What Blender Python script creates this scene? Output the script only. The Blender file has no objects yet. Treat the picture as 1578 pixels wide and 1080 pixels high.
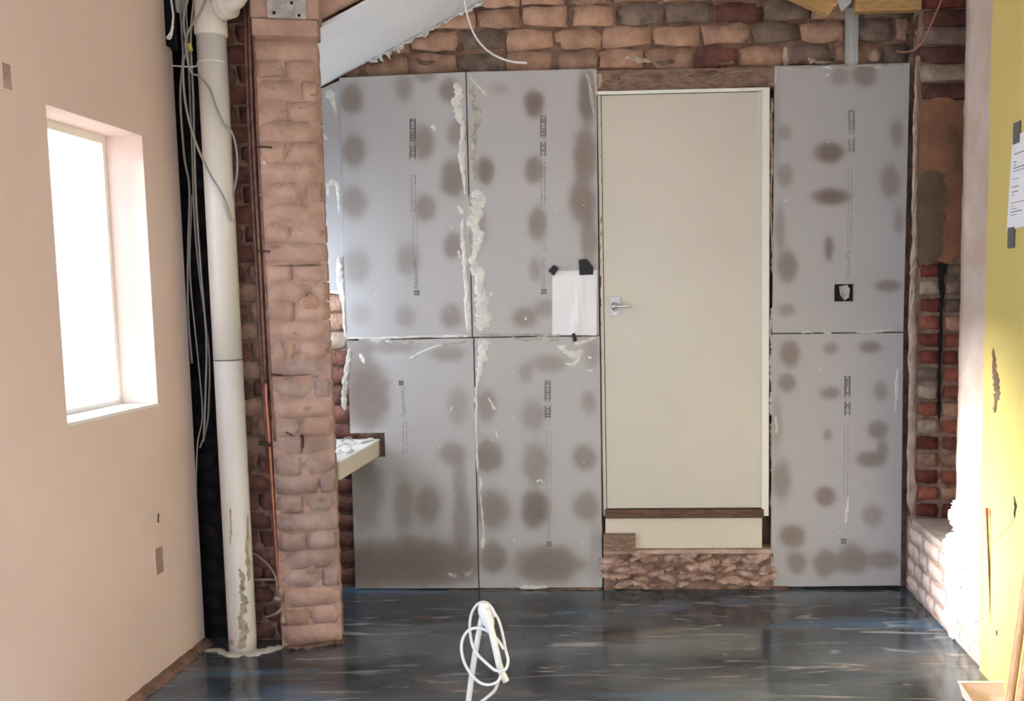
import bpy, bmesh, math, random
from mathutils import Vector, Matrix, noise
random.seed(7)
C = bpy.context.scene.collection
sc = bpy.context.scene

# ------------------------------------------------------------------ camera
F, CX, CY = 1400.0, 923.07, 584.88
TH, PS, RO = 0.091325, -0.040653, -0.014722
EYE = Vector((0.0, 0.0, 1.42))
def _rot():
    B = Matrix(((1,0,0),(0,0,-1),(0,1,0)))
    c,s = math.cos(PS), math.sin(PS); Ry = Matrix(((c,0,-s),(0,1,0),(s,0,c)))
    c,s = math.cos(TH), math.sin(TH); Rx = Matrix(((1,0,0),(0,c,-s),(0,s,c)))
    c,s = math.cos(RO), math.sin(RO); Rz = Matrix(((c,-s,0),(s,c,0),(0,0,1)))
    return Rz @ Rx @ Ry @ B
M = _rot(); MT = M.transposed()
def ray(u, v): return MT @ Vector(((u-CX)/F, (v-CY)/F, 1.0))
def onY(u, v, Y): d = ray(u, v); return EYE + d*(Y/d.y)
def onX(u, v, X): d = ray(u, v); return EYE + d*(X/d.x)
def onZ(u, v, Z=0.0): d = ray(u, v); return EYE + d*((Z-EYE.z)/d.z)
cam = bpy.data.cameras.new('camera'); camo = bpy.data.objects.new('camera', cam); C.objects.link(camo)
cam.sensor_fit = 'HORIZONTAL'; cam.sensor_width = 36.0; cam.lens = 36.0*F/1578.0
cam.shift_x = (789.0-CX)/1578.0; cam.shift_y = (CY-540.0)/1578.0
cam.clip_start = 0.05
xr, yd, zf = M.row[0], M.row[1], M.row[2]
camo.matrix_world = Matrix(((xr[0],-yd[0],-zf[0],0),(xr[1],-yd[1],-zf[1],0),(xr[2],-yd[2],-zf[2],EYE.z),(0,0,0,1)))
sc.camera = camo

# ------------------------------------------------------------------ light
w = bpy.data.worlds.new('sky'); sc.world = w; w.use_nodes = True
bg = w.node_tree.nodes['Background']; bg.inputs[0].default_value = (0.73, 0.85, 1.0, 1); bg.inputs[1].default_value = 4.4
def area(name, loc, d, sx, sy, power, col=(1,1,1), spread=180):
    l = bpy.data.lights.new(name, 'AREA'); l.shape = 'RECTANGLE'; l.size = sx; l.size_y = sy
    l.energy = power; l.color = col; l.spread = math.radians(spread)
    o = bpy.data.objects.new(name, l); C.objects.link(o); o.location = loc
    o.rotation_euler = Vector(d).to_track_quat('-Z', 'Y').to_euler()
    return o
def portal(name, loc, d, sx, sy):
    o = area(name, loc, d, sx, sy, 1.0); o.data.cycles.is_portal = True
portal('garden_door_portal', (-2.03, 1.55, 1.05), (1, 0, 0), 2.1, 1.6)
portal('rear_door_portal', (0.1, -1.62, 1.2), (0, 1, 0), 2.6, 2.2)
portal('right_window_portal', (1.80, .95, 1.45), (-1, 0, 0), 1.7, 1.7)
portal('window_portal', (-2.03, 3.075, 1.53), (1, 0, 0), 1.02, .56)
area('alcove_fill_lamp', (-1.985, 4.02, 1.32), (1, 0.06, -0.12), 0.36, 0.75, 24, (0.78, 0.88, 1.0))  # fill lamp added inside the closed alcove; no window is built there
su = bpy.data.lights.new('hazy_sun', 'SUN'); su.energy = 30.0; su.angle = math.radians(15); su.color = (1.0, .975, .94)
so_ = bpy.data.objects.new('hazy_sun', su); C.objects.link(so_); so_.rotation_euler = Vector((1.0, .10, -.34)).to_track_quat('-Z', 'Y').to_euler()
sc.view_settings.view_transform = 'Standard'; sc.view_settings.look = 'None'
sc.view_settings.gamma = 1.0; sc.view_settings.use_curve_mapping = False
sc.view_settings.exposure = -0.13

# ------------------------------------------------------------------ materials
def s2l(c):
    f = lambda x: x/12.92 if x <= 0.04045 else ((x+0.055)/1.055)**2.4
    return tuple(f(x/255.0) for x in c) + (1.0,)
def mat(name, c1, c2=None, scale=6.0, rough=0.85, bump=0.0, bscale=60.0, metal=0.0, rnd=0.0, detail=4.0, lo=0.35, hi=0.65, spec=0.3, stretch=None):
    m = bpy.data.materials.new(name); m.use_nodes = True
    nt = m.node_tree; N = nt.nodes; L = nt.links
    b = N['Principled BSDF']; b.inputs['Roughness'].default_value = rough; b.inputs['Metallic'].default_value = metal
    b.inputs['Specular IOR Level'].default_value = spec
    g = N.new('ShaderNodeNewGeometry'); pos = g.outputs['Position']
    if stretch:
        vm = N.new('ShaderNodeVectorMath'); vm.operation = 'MULTIPLY'; vm.inputs[1].default_value = stretch
        L.new(pos, vm.inputs[0]); pos = vm.outputs[0]
    if c2 is None:
        b.inputs['Base Color'].default_value = s2l(c1)
        out = None
    else:
        n = N.new('ShaderNodeTexNoise'); n.inputs['Scale'].default_value = scale; n.inputs['Detail'].default_value = detail
        n.inputs['Roughness'].default_value = 0.6
        L.new(pos, n.inputs['Vector'])
        r = N.new('ShaderNodeValToRGB'); r.color_ramp.elements[0].position = lo; r.color_ramp.elements[1].position = hi
        r.color_ramp.elements[0].color = s2l(c1); r.color_ramp.elements[1].color = s2l(c2)
        L.new(n.outputs['Fac'], r.inputs['Fac']); out = r.outputs['Color']
        if rnd > 0:
            oi = N.new('ShaderNodeObjectInfo'); h = N.new('ShaderNodeHueSaturation')
            mr = N.new('ShaderNodeMapRange'); mr.inputs['To Min'].default_value = 1-rnd; mr.inputs['To Max'].default_value = 1+rnd
            L.new(oi.outputs['Random'], mr.inputs['Value']); L.new(mr.outputs[0], h.inputs['Value']); L.new(out, h.inputs['Color'])
            out = h.outputs['Color']
        L.new(out, b.inputs['Base Color'])
    if bump > 0:
        n2 = N.new('ShaderNodeTexNoise'); n2.inputs['Scale'].default_value = bscale; n2.inputs['Detail'].default_value = 5
        L.new(pos, n2.inputs['Vector'])
        bp = N.new('ShaderNodeBump'); bp.inputs['Strength'].default_value = bump; bp.inputs['Distance'].default_value = 0.01
        L.new(n2.outputs['Fac'], bp.inputs['Height']); L.new(bp.outputs[0], b.inputs['Normal'])
    return m
MB = dict(
 brown = mat('brick_brown', (146,114,97), (182,148,128), 14, bump=.6, rnd=.12),
 orange= mat('brick_orange', (168,130,110), (198,160,138), 14, bump=.6, rnd=.1),
 grey  = mat('brick_grey', (104,90,82), (142,122,110), 14, bump=.7, rnd=.15),
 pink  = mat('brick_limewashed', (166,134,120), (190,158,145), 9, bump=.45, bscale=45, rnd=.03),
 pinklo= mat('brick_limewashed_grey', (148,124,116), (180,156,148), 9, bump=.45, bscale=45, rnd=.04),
 dark  = mat('brick_dark_red', (86,58,52), (128,84,74), 14, bump=.7, rnd=.18),
 blackish  = mat('brick_blackish', (32,28,30), (52,44,46), 9, bump=.5, rnd=.1),  # near-black brick for the back of the recess
 red   = mat('brick_bright_red', (134,74,58), (168,104,86), 16, bump=.5, rnd=.14),
 redd  = mat('brick_deep_red', (92,48,42), (128,68,58), 16, bump=.5, rnd=.12),
 pale  = mat('brick_mortar_smeared', (150,132,116), (186,168,152), 16, bump=.6, rnd=.08),
 wash  = mat('brick_whitewashed', (222,194,182), (240,226,218), 10, bump=.55, bscale=40, rnd=.05),
)
M_mortar = mat('mortar_brown', (92,72,60), (136,110,94), 12, bump=.9, bscale=40)
M_mortar_dk = mat('mortar_dark', (96,74,64), (148,118,102), 12, bump=.9, bscale=40)
M_mortar_pk = mat('mortar_limewashed', (156,126,114), (182,152,140), 9, bump=.7, bscale=40)
M_mortar_lt = mat('mortar_pale', (168,144,128), (200,178,162), 14, bump=.8, bscale=50)
M_nearblack = mat('near_black', (24,22,24), (40,34,36), 8, bump=.5)  # near black for the recess back, joint crack and holes
M_pinkpl = mat('pink_plaster', (221,198,188), (228,206,197), 1.6, rough=.8, bump=.06, bscale=30, detail=3)
M_yellow = mat('yellow_paint', (206,186,110), (212,192,118), 2, rough=.65, bump=.05, bscale=40)
M_ceil = mat('white_board_paper', (230,234,244), (236,240,250), 3, rough=.7, bump=.03)
M_plast = mat('white_plaster', (204,202,197), (228,226,221), 20, rough=.8, bump=.5, bscale=60)
M_plast2 = mat('grey_plaster', (150,146,140), (196,192,184), 25, rough=.85, bump=.6, bscale=60)
M_cream = mat('cream_gloss_paint', (202,196,186), (207,201,191), 2, rough=.38, spec=.5)
M_white = mat('white_gloss_paint', (236,234,228), None, rough=.35, spec=.5)
M_riser = mat('cream_board', (212,204,190), (220,212,200), 4, rough=.6)
M_wood = mat('timber_yellow', (176,138,86), (206,168,112), 7, rough=.65, bump=.15, bscale=30, stretch=(2,14,14))
M_pole = mat('worn_pole_wood', (136,106,82), (164,132,106), 7, rough=.6, bump=.1, stretch=(14,14,2))
M_wooddk = mat('timber_dark', (84,62,50), (120,92,76), 7, rough=.7, bump=.3, stretch=(2,14,14))
M_lintel = mat('timber_lintel', (120,98,86), (164,136,120), 9, rough=.85, bump=.7, bscale=40, stretch=(3,10,10))
M_pvc = mat('white_pvc', (212,208,204), (222,218,214), 3, rough=.32, spec=.5)
M_pvcdirty = mat('grubby_pvc', (168,160,148), (216,211,205), 5, rough=.45, spec=.4, bump=.1, stretch=(6,6,1.4), lo=.3, hi=.52)
M_grub = mat('dried_mortar', (140,130,112), (190,180,166), 30, rough=.9, bump=.5)
M_cablegrey = mat('grey_cable', (150,148,142), None, rough=.5)
M_cablewhite = mat('white_cable', (236,236,234), None, rough=.4)
M_cablepink = mat('pink_cable', (168,122,104), None, rough=.5)
M_black = mat('black_rubber', (22,21,22), None, rough=.6)
M_tape = mat('black_tape', (30,30,31), None, rough=.5)
M_tapegrey = mat('grey_tape', (92,92,90), (104,104,102), 30, rough=.5)
M_paper = mat('white_paper', (228,228,236), (236,236,242), 5, rough=.8)
M_ink = mat('printed_ink', (122,117,116), None, rough=.8)
M_inkfaint = mat('printed_ink_faint', (148,143,142), None, rough=.8)
M_copper = mat('copper', (176,112,92), (196,134,112), 30, rough=.38, metal=.75)
M_copperdk = mat('copper_tarnished', (108,80,70), (140,104,92), 30, rough=.5, metal=.4)
M_brass = mat('tarnished_brass', (140,124,112), (168,150,136), 30, rough=.45, metal=.5)
M_chrome = mat('chrome', (220,218,216), None, rough=.12, metal=1.0)
M_steel = mat('galvanised_steel', (186,188,190), (204,206,208), 8, rough=.4, metal=.25, spec=.5)
M_rust = mat('rusty_iron', (60,44,38), (84,58,48), 30, rough=.8)
M_redtip = mat('red_plastic', (150,44,36), None, rough=.5)
M_stone = mat('rubble_stone', (150,118,104), (196,168,154), 22, rough=.9, bump=.8, bscale=60, rnd=.22)
M_rub = mat('rubble_core', (104,80,70), (158,128,114), 16, rough=.9, bump=.9, bscale=50)
M_debris = mat('pale_debris', (190,184,174), (216,210,202), 20, rough=.9, bump=.4)
M_dirtpink = mat('dusty_tray', (214,190,180), (228,208,200), 9, rough=.6)
M_ground = mat('paving_outside', (176,172,168), (190,186,182), 2, rough=.9)
M_hole = mat('dark_hole', (46,38,34), (66,54,48), 20, rough=.95)

def glass_mat():
    m = bpy.data.materials.new('window_glass'); m.use_nodes = True; nt = m.node_tree; N = nt.nodes; L = nt.links
    N.remove(N['Principled BSDF'])
    t = N.new('ShaderNodeBsdfTransparent'); g = N.new('ShaderNodeBsdfGlossy'); g.inputs['Roughness'].default_value = .02
    mx = N.new('ShaderNodeMixShader'); mx.inputs[0].default_value = .07; L.new(t.outputs[0], mx.inputs[1]); L.new(g.outputs[0], mx.inputs[2])
    L.new(mx.outputs[0], N['Material Output'].inputs['Surface']); return m
M_glass = glass_mat()

def board_mat():
    m = bpy.data.materials.new('plasterboard_paper'); m.use_nodes = True; nt = m.node_tree; N = nt.nodes; L = nt.links
    b = N['Principled BSDF']; b.inputs['Roughness'].default_value = .62; b.inputs['Specular IOR Level'].default_value = .35
    a = N.new('ShaderNodeAttribute'); a.attribute_name = 'stain_shade'  # board stains, plus shade painted into the lower left sheet
    g = N.new('ShaderNodeNewGeometry')
    n = N.new('ShaderNodeTexNoise'); n.inputs['Scale'].default_value = 40; n.inputs['Detail'].default_value = 5; L.new(g.outputs['Position'], n.inputs['Vector'])
    ad = N.new('ShaderNodeMath'); ad.operation = 'MULTIPLY_ADD'; ad.inputs[1].default_value = .22; ad.inputs[2].default_value = -.11
    L.new(n.outputs['Fac'], ad.inputs[0])
    sm = N.new('ShaderNodeMath'); sm.operation = 'MULTIPLY_ADD'; sm.inputs[1].default_value = 1.0
    # stain * (1 + noise)
    o1 = N.new('ShaderNodeMath'); o1.operation = 'ADD'; o1.inputs[1].default_value = 1.0; L.new(ad.outputs[0], o1.inputs[0])
    L.new(a.outputs['Fac'], sm.inputs[0]); L.new(o1.outputs[0], sm.inputs[1]); sm.inputs[2].default_value = 0.0
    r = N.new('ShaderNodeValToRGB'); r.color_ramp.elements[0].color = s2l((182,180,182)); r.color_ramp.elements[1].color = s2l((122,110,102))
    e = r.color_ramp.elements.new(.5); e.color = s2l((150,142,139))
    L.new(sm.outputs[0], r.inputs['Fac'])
    n2 = N.new('ShaderNodeTexNoise'); n2.inputs['Scale'].default_value = 2.2; n2.inputs['Detail'].default_value = 3; L.new(g.outputs['Position'], n2.inputs['Vector'])
    mr = N.new('ShaderNodeMapRange'); mr.inputs['To Min'].default_value = .93; mr.inputs['To Max'].default_value = 1.07; L.new(n2.outputs['Fac'], mr.inputs['Value'])
    h = N.new('ShaderNodeHueSaturation'); L.new(mr.outputs[0], h.inputs['Value']); L.new(r.outputs[0], h.inputs['Color'])
    L.new(h.outputs[0], b.inputs['Base Color'])
    return m
M_board = board_mat()

def floor_mat():
    m = bpy.data.materials.new('dark_resin_floor'); m.use_nodes = True; nt = m.node_tree; N = nt.nodes; L = nt.links
    b = N['Principled BSDF']; b.inputs['Specular IOR Level'].default_value = .62
    g = N.new('ShaderNodeNewGeometry')
    def nz(scale, stretch, detail=5, dist=0.0):
        vm = N.new('ShaderNodeVectorMath'); vm.operation = 'MULTIPLY'; vm.inputs[1].default_value = stretch; L.new(g.outputs['Position'], vm.inputs[0])
        n = N.new('ShaderNodeTexNoise'); n.inputs['Scale'].default_value = scale; n.inputs['Detail'].default_value = detail; n.inputs['Distortion'].default_value = dist
        L.new(vm.outputs[0], n.inputs['Vector']); return n.outputs['Fac']
    def ramp(f, stops):
        r = N.new('ShaderNodeValToRGB'); els = r.color_ramp.elements
        els[0].position, els[0].color = stops[0]; els[1].position, els[1].color = stops[-1]
        for p, c in stops[1:-1]:
            e = els.new(p); e.color = c
        L.new(f, r.inputs['Fac']); return r.outputs['Color']
    def mix(f, a, c):
        x = N.new('ShaderNodeMix'); x.data_type = 'RGBA'; L.new(f, x.inputs['Factor']); L.new(a, x.inputs['A'])
        if isinstance(c, tuple): x.inputs['B'].default_value = c
        else: L.new(c, x.inputs['B'])
        return x.outputs['Result']
    base = ramp(nz(1.4, (1,1.9,1), 6, .6), [(.30, s2l((42,46,52))), (.5, s2l((70,75,80))), (.72, s2l((106,112,117)))])
    blue = ramp(nz(.9, (.8,3.4,1), 5, .8), [(.575, (0,0,0,1)), (.69, (.85,.85,.85,1))])
    c = mix(blue, base, s2l((72,108,136)))
    brown = ramp(nz(1.6, (1.1,2.6,1), 6, 1.2), [(.57, (0,0,0,1)), (.70, (.6,.6,.6,1))])
    c = mix(brown, c, s2l((112,96,86)))
    pale = ramp(nz(2.3, (.8,5.0,1), 9, 2.2), [(.60, (0,0,0,1)), (.70, (.65,.65,.65,1))])
    c = mix(pale, c, s2l((164,164,160)))
    vein = ramp(nz(3.0, (.6,7.0,1), 4, 1.0), [(.68, (0,0,0,1)), (.73, (.6,.6,.6,1))])
    c = mix(vein, c, s2l((176,172,166)))
    L.new(c, b.inputs['Base Color'])
    rr = N.new('ShaderNodeMapRange'); rr.inputs['To Min'].default_value = .05; rr.inputs['To Max'].default_value = .2; L.new(nz(5,(1,2,1)), rr.inputs['Value']); L.new(rr.outputs[0], b.inputs['Roughness'])
    bp = N.new('ShaderNodeBump'); bp.inputs['Strength'].default_value = .06; bp.inputs['Distance'].default_value = .01
    L.new(nz(9,(1,2.5,1),3), bp.inputs['Height']); L.new(bp.outputs[0], b.inputs['Normal'])
    return m
M_floor = floor_mat()

# ------------------------------------------------------------------ mesh helpers
def link(name, me, m=None, parent=None):
    o = bpy.data.objects.new(name, me); C.objects.link(o)
    if m is not None and hasattr(me, 'materials') and not me.materials: me.materials.append(m)
    if parent is not None: o.parent = parent
    return o
def obj(name, bm, m, parent=None, smooth=False, loc=None):
    me = bpy.data.meshes.new(name)
    bmesh.ops.recalc_face_normals(bm, faces=bm.faces)
    if smooth:
        for f in bm.faces: f.smooth = True
    bm.to_mesh(me); bm.free()
    o = link(name, me, m, parent)
    if loc is not None: o.location = loc
    return o
def obj_local(name, bm, m, parent):      # bm is in world coords; child gets inverse of an unrotated parent empty
    for v in bm.verts: v.co -= parent.location
    return obj(name, bm, m, parent)
def tag(o, label, cat, group=None, kind=None):
    if label: o['label'] = label
    if cat: o['category'] = cat
    if group: o['group'] = group
    if kind: o['kind'] = kind
    return o
def thing(name, label, cat, loc=(0,0,0), group=None):
    o = bpy.data.objects.new(name, None); C.objects.link(o); o.location = loc; o.empty_display_size = .05
    return tag(o, label, cat, group)
def box(bm, x0, x1, y0, y1, z0, z1, bev=0.0):
    r = bmesh.ops.create_cube(bm, size=1.0)
    for v in r['verts']:
        v.co = Vector(((x0+x1)/2 + v.co.x*(x1-x0), (y0+y1)/2 + v.co.y*(y1-y0), (z0+z1)/2 + v.co.z*(z1-z0)))
    if bev > 0:
        es = list({e for v in r['verts'] for e in v.link_edges})
        bmesh.ops.bevel(bm, geom=es, offset=bev, segments=2, affect='EDGES', profile=.5)
    return bm
def bx(x0, x1, y0, y1, z0, z1, bev=0.0): return box(bmesh.new(), x0, x1, y0, y1, z0, z1, bev)
def prism(bm, pts, off):                 # polygon (world points) extruded by vector off
    a = [bm.verts.new(p) for p in pts]; b = [bm.verts.new(Vector(p)+Vector(off)) for p in pts]
    n = len(pts); bm.faces.new(a); bm.faces.new(b[::-1])
    for i in range(n): bm.faces.new((a[i], b[i], b[(i+1)%n], a[(i+1)%n]))
    return bm
def catmull(pts, n=8):
    P = [Vector(p) for p in pts]; out = []
    if len(P) < 3:
        return [P[0].lerp(P[-1], i/n) for i in range(n+1)]
    P = [P[0]*2-P[1]] + P + [P[-1]*2-P[-2]]
    for i in range(1, len(P)-2):
        for k in range(n):
            t = k/n; a,b,c,d = P[i-1],P[i],P[i+1],P[i+2]
            out.append(.5*((2*b)+(c-a)*t+(2*a-5*b+4*c-d)*t*t+(3*b-a-3*c+d)*t**3))
    out.append(P[-2]); return out
def tube(bm, pts, r, n=8, seg=8, smoothpath=True, flat=1.0):
    path = catmull(pts, seg) if smoothpath else [Vector(p) for p in pts]
    t0 = (path[1]-path[0]).normalized()
    up = Vector((0,1,0)) if abs(t0.y) < .9 else Vector((1,0,0))
    nrm = (up - t0*up.dot(t0)).normalized(); rings = []
    for i, p in enumerate(path):
        t = (path[min(i+1,len(path)-1)] - path[max(i-1,0)])
        if t.length < 1e-9: continue
        t.normalize(); nrm = nrm - t*nrm.dot(t)
        nrm.normalize(); bn = t.cross(nrm)
        rr = r(i/(len(path)-1)) if callable(r) else r
        rings.append([bm.verts.new(p + nrm*math.cos(k*2*math.pi/n)*rr*flat + bn*math.sin(k*2*math.pi/n)*rr) for k in range(n)])
    for a, b in zip(rings, rings[1:]):
        for k in range(n): bm.faces.new((a[k], a[(k+1)%n], b[(k+1)%n], b[k]))
    bm.faces.new(rings[0][::-1]); bm.faces.new(rings[-1])
    return bm
def tb(pts, r, **k): return tube(bmesh.new(), pts, r, **k)
def lathe(bm, prof, c, axis='Z', n=28):
    rings = []
    for r, h in prof:
        ring = []
        for k in range(n):
            a = 2*math.pi*k/n; x, y = r*math.cos(a), r*math.sin(a)
            p = {'Z':(x,y,h), 'X':(h,x,y), 'Y':(x,h,y)}[axis]
            ring.append(bm.verts.new(Vector(c)+Vector(p)))
        rings.append(ring)
    for a, b in zip(rings, rings[1:]):
        for k in range(n): bm.faces.new((a[k], a[(k+1)%n], b[(k+1)%n], b[k]))
    bm.faces.new(rings[0][::-1]); bm.faces.new(rings[-1])
    return bm
def rough_slab(x0, x1, z0, z1, yf, yb, amp, step=.035, seed=0):   # slab whose front (facing -Y) is uneven
    bm = bmesh.new(); nx = max(1, int((x1-x0)/step)); nz = max(1, int((z1-z0)/step))
    g = []
    for i in range(nx+1):
        col = []
        for k in range(nz+1):
            x = x0+(x1-x0)*i/nx; z = z0+(z1-z0)*k/nz
            d = amp*noise.fractal(Vector((x*9+seed, z*9, seed)), 1.0, 2.0, 3)
            col.append(bm.verts.new((x, yf+d, z)))
        g.append(col)
    for i in range(nx):
        for k in range(nz): bm.faces.new((g[i][k], g[i+1][k], g[i+1][k+1], g[i][k+1]))
    geom = bmesh.ops.extrude_face_region(bm, geom=list(bm.faces))
    for v in geom['geom']:
        if isinstance(v, bmesh.types.BMVert): v.co.y = yb
    return bm
# bricks: a few shared meshes, front face looks along -Y, origin at the middle of the front face
BL, BH, BD = .215, .070, .10
def brick_mesh(seed, rough=1.0):
    rn = random.Random(seed); bm = bmesh.new(); nx, nz = 4, 2
    g = []
    for i in range(nx+1):
        col = []
        for k in range(nz+1):
            x = -BL/2+BL*i/nx; z = -BH/2+BH*k/nz
            edge = (i in (0,nx)) + (k in (0,nz))
            y = rn.uniform(-.002,.002)*rough + .0035*edge*min(1,rough) + (.006*rn.random()*rough if edge == 2 else 0)
            jx = rn.uniform(-.004,.004)*rough*(1 if edge else .5); jz = rn.uniform(-.004,.004)*rough
            if edge == 2: jx -= math.copysign(.005, x)*rn.random(); jz -= math.copysign(.005, z)*rn.random()
            col.append(bm.verts.new((x+jx, y, z+jz)))
        g.append(col)
    for i in range(nx):
        for k in range(nz): bm.faces.new((g[i][k], g[i+1][k], g[i+1][k+1], g[i][k+1]))
    geom = bmesh.ops.extrude_face_region(bm, geom=list(bm.faces))
    back = [v for v in geom['geom'] if isinstance(v, bmesh.types.BMVert)]
    for v in back: v.co.y = BD
    bmesh.ops.delete(bm, geom=[f for f in bm.faces if all(v in back for v in f.verts)], context='FACES_ONLY')
    me = bpy.data.meshes.new('brick'); bmesh.ops.recalc_face_normals(bm, faces=bm.faces)
    for f in bm.faces: f.smooth = abs(f.normal.y) > .5
    bm.to_mesh(me); bm.free(); return me
BR = {}
def brick(key, loc, l, h, parent, rz=0.0, rough=1.0, name='brick', tilt=.012):
    kk = (key, random.randrange(6), rough)
    if kk not in BR:
        BR[kk] = brick_mesh(kk[1]*31+5, rough); BR[kk].materials.append(MB[key])
    o = bpy.data.objects.new(name, BR[kk]); C.objects.link(o); o.parent = parent
    o.location = Vector(loc) - (parent.location if parent else Vector())
    o.scale = (l/BL, 1.0, h/BH); o.rotation_euler = (random.uniform(-tilt,tilt), random.uniform(-tilt,tilt), rz)
    return o
# strip of plaster along a path of photo-measured points (u, v, width px) laid on a wall plane
def mapY(Y): return lambda u, v, h: onY(u, v, Y-h)
def mapX(X): return lambda u, v, h: onX(u, v, X-h)
def smear_bm(bm, pts, mp, t=.004, seed=0, sub=5, ragged=.35):
    rn = random.Random(seed); P = []
    for i in range(len(pts)-1):
        for k in range(sub):
            f = k/sub; P.append([pts[i][j]*(1-f)+pts[i+1][j]*f for j in range(3)])
    P.append(list(pts[-1])); rows = []
    for i, (u, v, w_) in enumerate(P):
        a = P[max(i-1,0)]; b = P[min(i+1,len(P)-1)]
        dx, dy = b[0]-a[0], b[1]-a[1]; L_ = math.hypot(dx, dy) or 1; nx, ny = -dy/L_, dx/L_
        end = (i in (0, len(P)-1)); w1 = w_*.5*(1+rn.uniform(-ragged,ragged))*(.3 if end else 1); w2 = w_*.5*(1+rn.uniform(-ragged,ragged))*(.3 if end else 1)
        row = []
        for s, h in ((-w1,-.0005),(-w1*.6,t*rn.uniform(.4,1)),(0,t*rn.uniform(.5,1.25)),(w2*.6,t*rn.uniform(.4,1)),(w2,-.0005)):
            row.append(bm.verts.new(mp(u+nx*s, v+ny*s, -.0005 if end else h)))
        rows.append(row)
    for a, b in zip(rows, rows[1:]):
        for k in range(4): bm.faces.new((a[k], a[k+1], b[k+1], b[k]))
    return bm
_sd = [0]
def smear(pts, mp, parent, m=None, t=.004, name='plaster_smear', **k):
    _sd[0] += 1
    bm = smear_bm(bmesh.new(), pts, mp, t, _sd[0], **k)
    return obj(name, bm, m or M_plast, parent)

XL, XR, YB = -1.81, 1.285, 4.31       # partition face, right wall face, face of the sheets on the back wall
ZC = 2.95

# ------------------------------------------------------------------ setting: floor, ceiling, shell
bm = bx(-2.06, 1.9, -1.6, 4.5, -.12, 0); fl = obj('floor', bm, M_floor); tag(fl, 'glossy dark resin floor marbled with blue, brown and pale streaks', 'floor', kind='structure')
o = obj('ceiling', bx(-2.06, 1.9, -1.6, 4.5, ZC, ZC+.1), M_ceil); tag(o, 'pale ceiling above the frame', 'ceiling', kind='structure')
o = obj('ground_outside', bx(-80, 80, -80, 80, -.3, -.15), M_ground); tag(o, 'pale paved ground outside the window', 'ground', kind='structure')
# wall behind the camera with a tall glazed opening
bm = bx(-2.06, -1.2, -1.6, -1.45, 0, ZC); box(bm, 1.4, 1.9, -1.6, -1.45, 0, ZC); box(bm, -1.2, 1.4, -1.6, -1.45, 2.3, ZC); box(bm, -1.2, 1.4, -1.6, -1.45, 0, .1)
o = obj('wall_rear', bm, M_pinkpl); tag(o, 'plastered wall behind the camera', 'wall', kind='structure')

# left partition with the window opening
YE = 3.612; W0, W1, WZ0, WZ1 = 2.80, 3.35, 1.03, 2.035; XO = XL-.20
bm = bmesh.new()
box(bm, XO, XL, 2.35, W0, 0.0, ZC); box(bm, XO, XL, W0, W1, 0.0, WZ0); box(bm, XO, XL, W0, W1, WZ1, ZC)
box(bm, XO, XL, W1, YE, 0.0, 2.415); box(bm, XO, XL, W1, YE-.045, 2.415, ZC)
box(bm, XO, XL, -1.45, .75, 0, ZC); box(bm, XO, XL, .75, 2.35, 2.1, ZC)
wl = obj('wall_left', bm, M_pinkpl); tag(wl, 'pink plastered partition wall with a bright window opening', 'wall', kind='structure')
# socket recesses, shallow dark boxes framed by cut edges
for (u0,v0,u1,v1) in ((1,95,18,140),(238,846,252,880)):
    a = onX(u0,v0,XL); b = onX(u1,v1,XL)
    f = bmesh.new(); y0,y1,z0,z1 = a.y,b.y,b.z,a.z
    box(f, XL-.002, XL+.0035, y0-.008, y0, z0-.008, z1+.008); box(f, XL-.002, XL+.0035, y1, y1+.008, z0-.008, z1+.008)
    box(f, XL-.002, XL+.0035, y0, y1, z1, z1+.008); box(f, XL-.002, XL+.0035, y0, y1, z0-.008, z0)
    obj('socket_box_rim', f, M_pinkpl, wl)
    obj('socket_box_back', bx(XL-.002, XL+.001, y0, y1, z0, z1), MB['pinklo'], wl)
smear([(244,790,2),(244,798,3),(244,806,2)], lambda u,v,h: onX(u,v,XL+h), wl, M_hole, t=.002, name='plaster_nick')
# ragged screed edge along its foot
bm = bmesh.new(); prev = None; n = 44
for i in range(n+1):
    y = 2.4+(YE-2.4)*i/n; wv = .035+.03*abs(noise.noise(Vector((y*7,1,0))))+.03*(noise.noise(Vector((y*23,2,0))))
    row = [bm.verts.new((XL-.01, y, .03+.008*noise.noise(Vector((y*19,4,0))))), bm.verts.new((XL+wv*.6, y, .018)), bm.verts.new((XL+wv, y, -.002))]
    if prev:
        for k in range(2): bm.faces.new((prev[k], prev[k+1], row[k+1], row[k]))
    prev = row
o = obj('baseboard_left', bm, M_mortar_dk); tag(o, 'ragged brown screed edge at the foot of the pink wall', 'floor edge', kind='structure')

# window in the partition
win = thing('window_1', 'overexposed white window set deep in the pink wall', 'window', (XO+.03, (W0+W1)/2, WZ0)); win['kind'] = 'structure'
def ch(name, bm, m, p, label=None, smooth=False):
    for v in bm.verts: v.co -= p.matrix_world.translation if p.parent else p.location
    o = obj(name, bm, m, p, smooth)
    if label: o['label'] = label
    return o
fr = bmesh.new(); x0, x1 = XO+.01, XO+.06
box(fr, x0, x1, W0, W0+.03, WZ0, WZ1); box(fr, x0, x1, W1-.02, W1, WZ0, WZ1); box(fr, x0, x1, W0+.03, W1-.02, WZ0, WZ0+.03); box(fr, x0, x1, W0+.03, W1-.02, WZ1-.03, WZ1)
ch('window_frame', fr, M_white, win)
ch('pane', bx(x0+.02, x0+.026, W0+.03, W1-.02, WZ0+.03, WZ1-.03), M_glass, win)
ch('window_handle', bx(x1, x1+.02, W0+.01, W0+.025, 1.50, 1.60, .004), M_chrome, win)
ch('window_board', bx(x1, XL-.004, W0+.002, W1-.002, WZ0, WZ0+.012), M_white, win)

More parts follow.
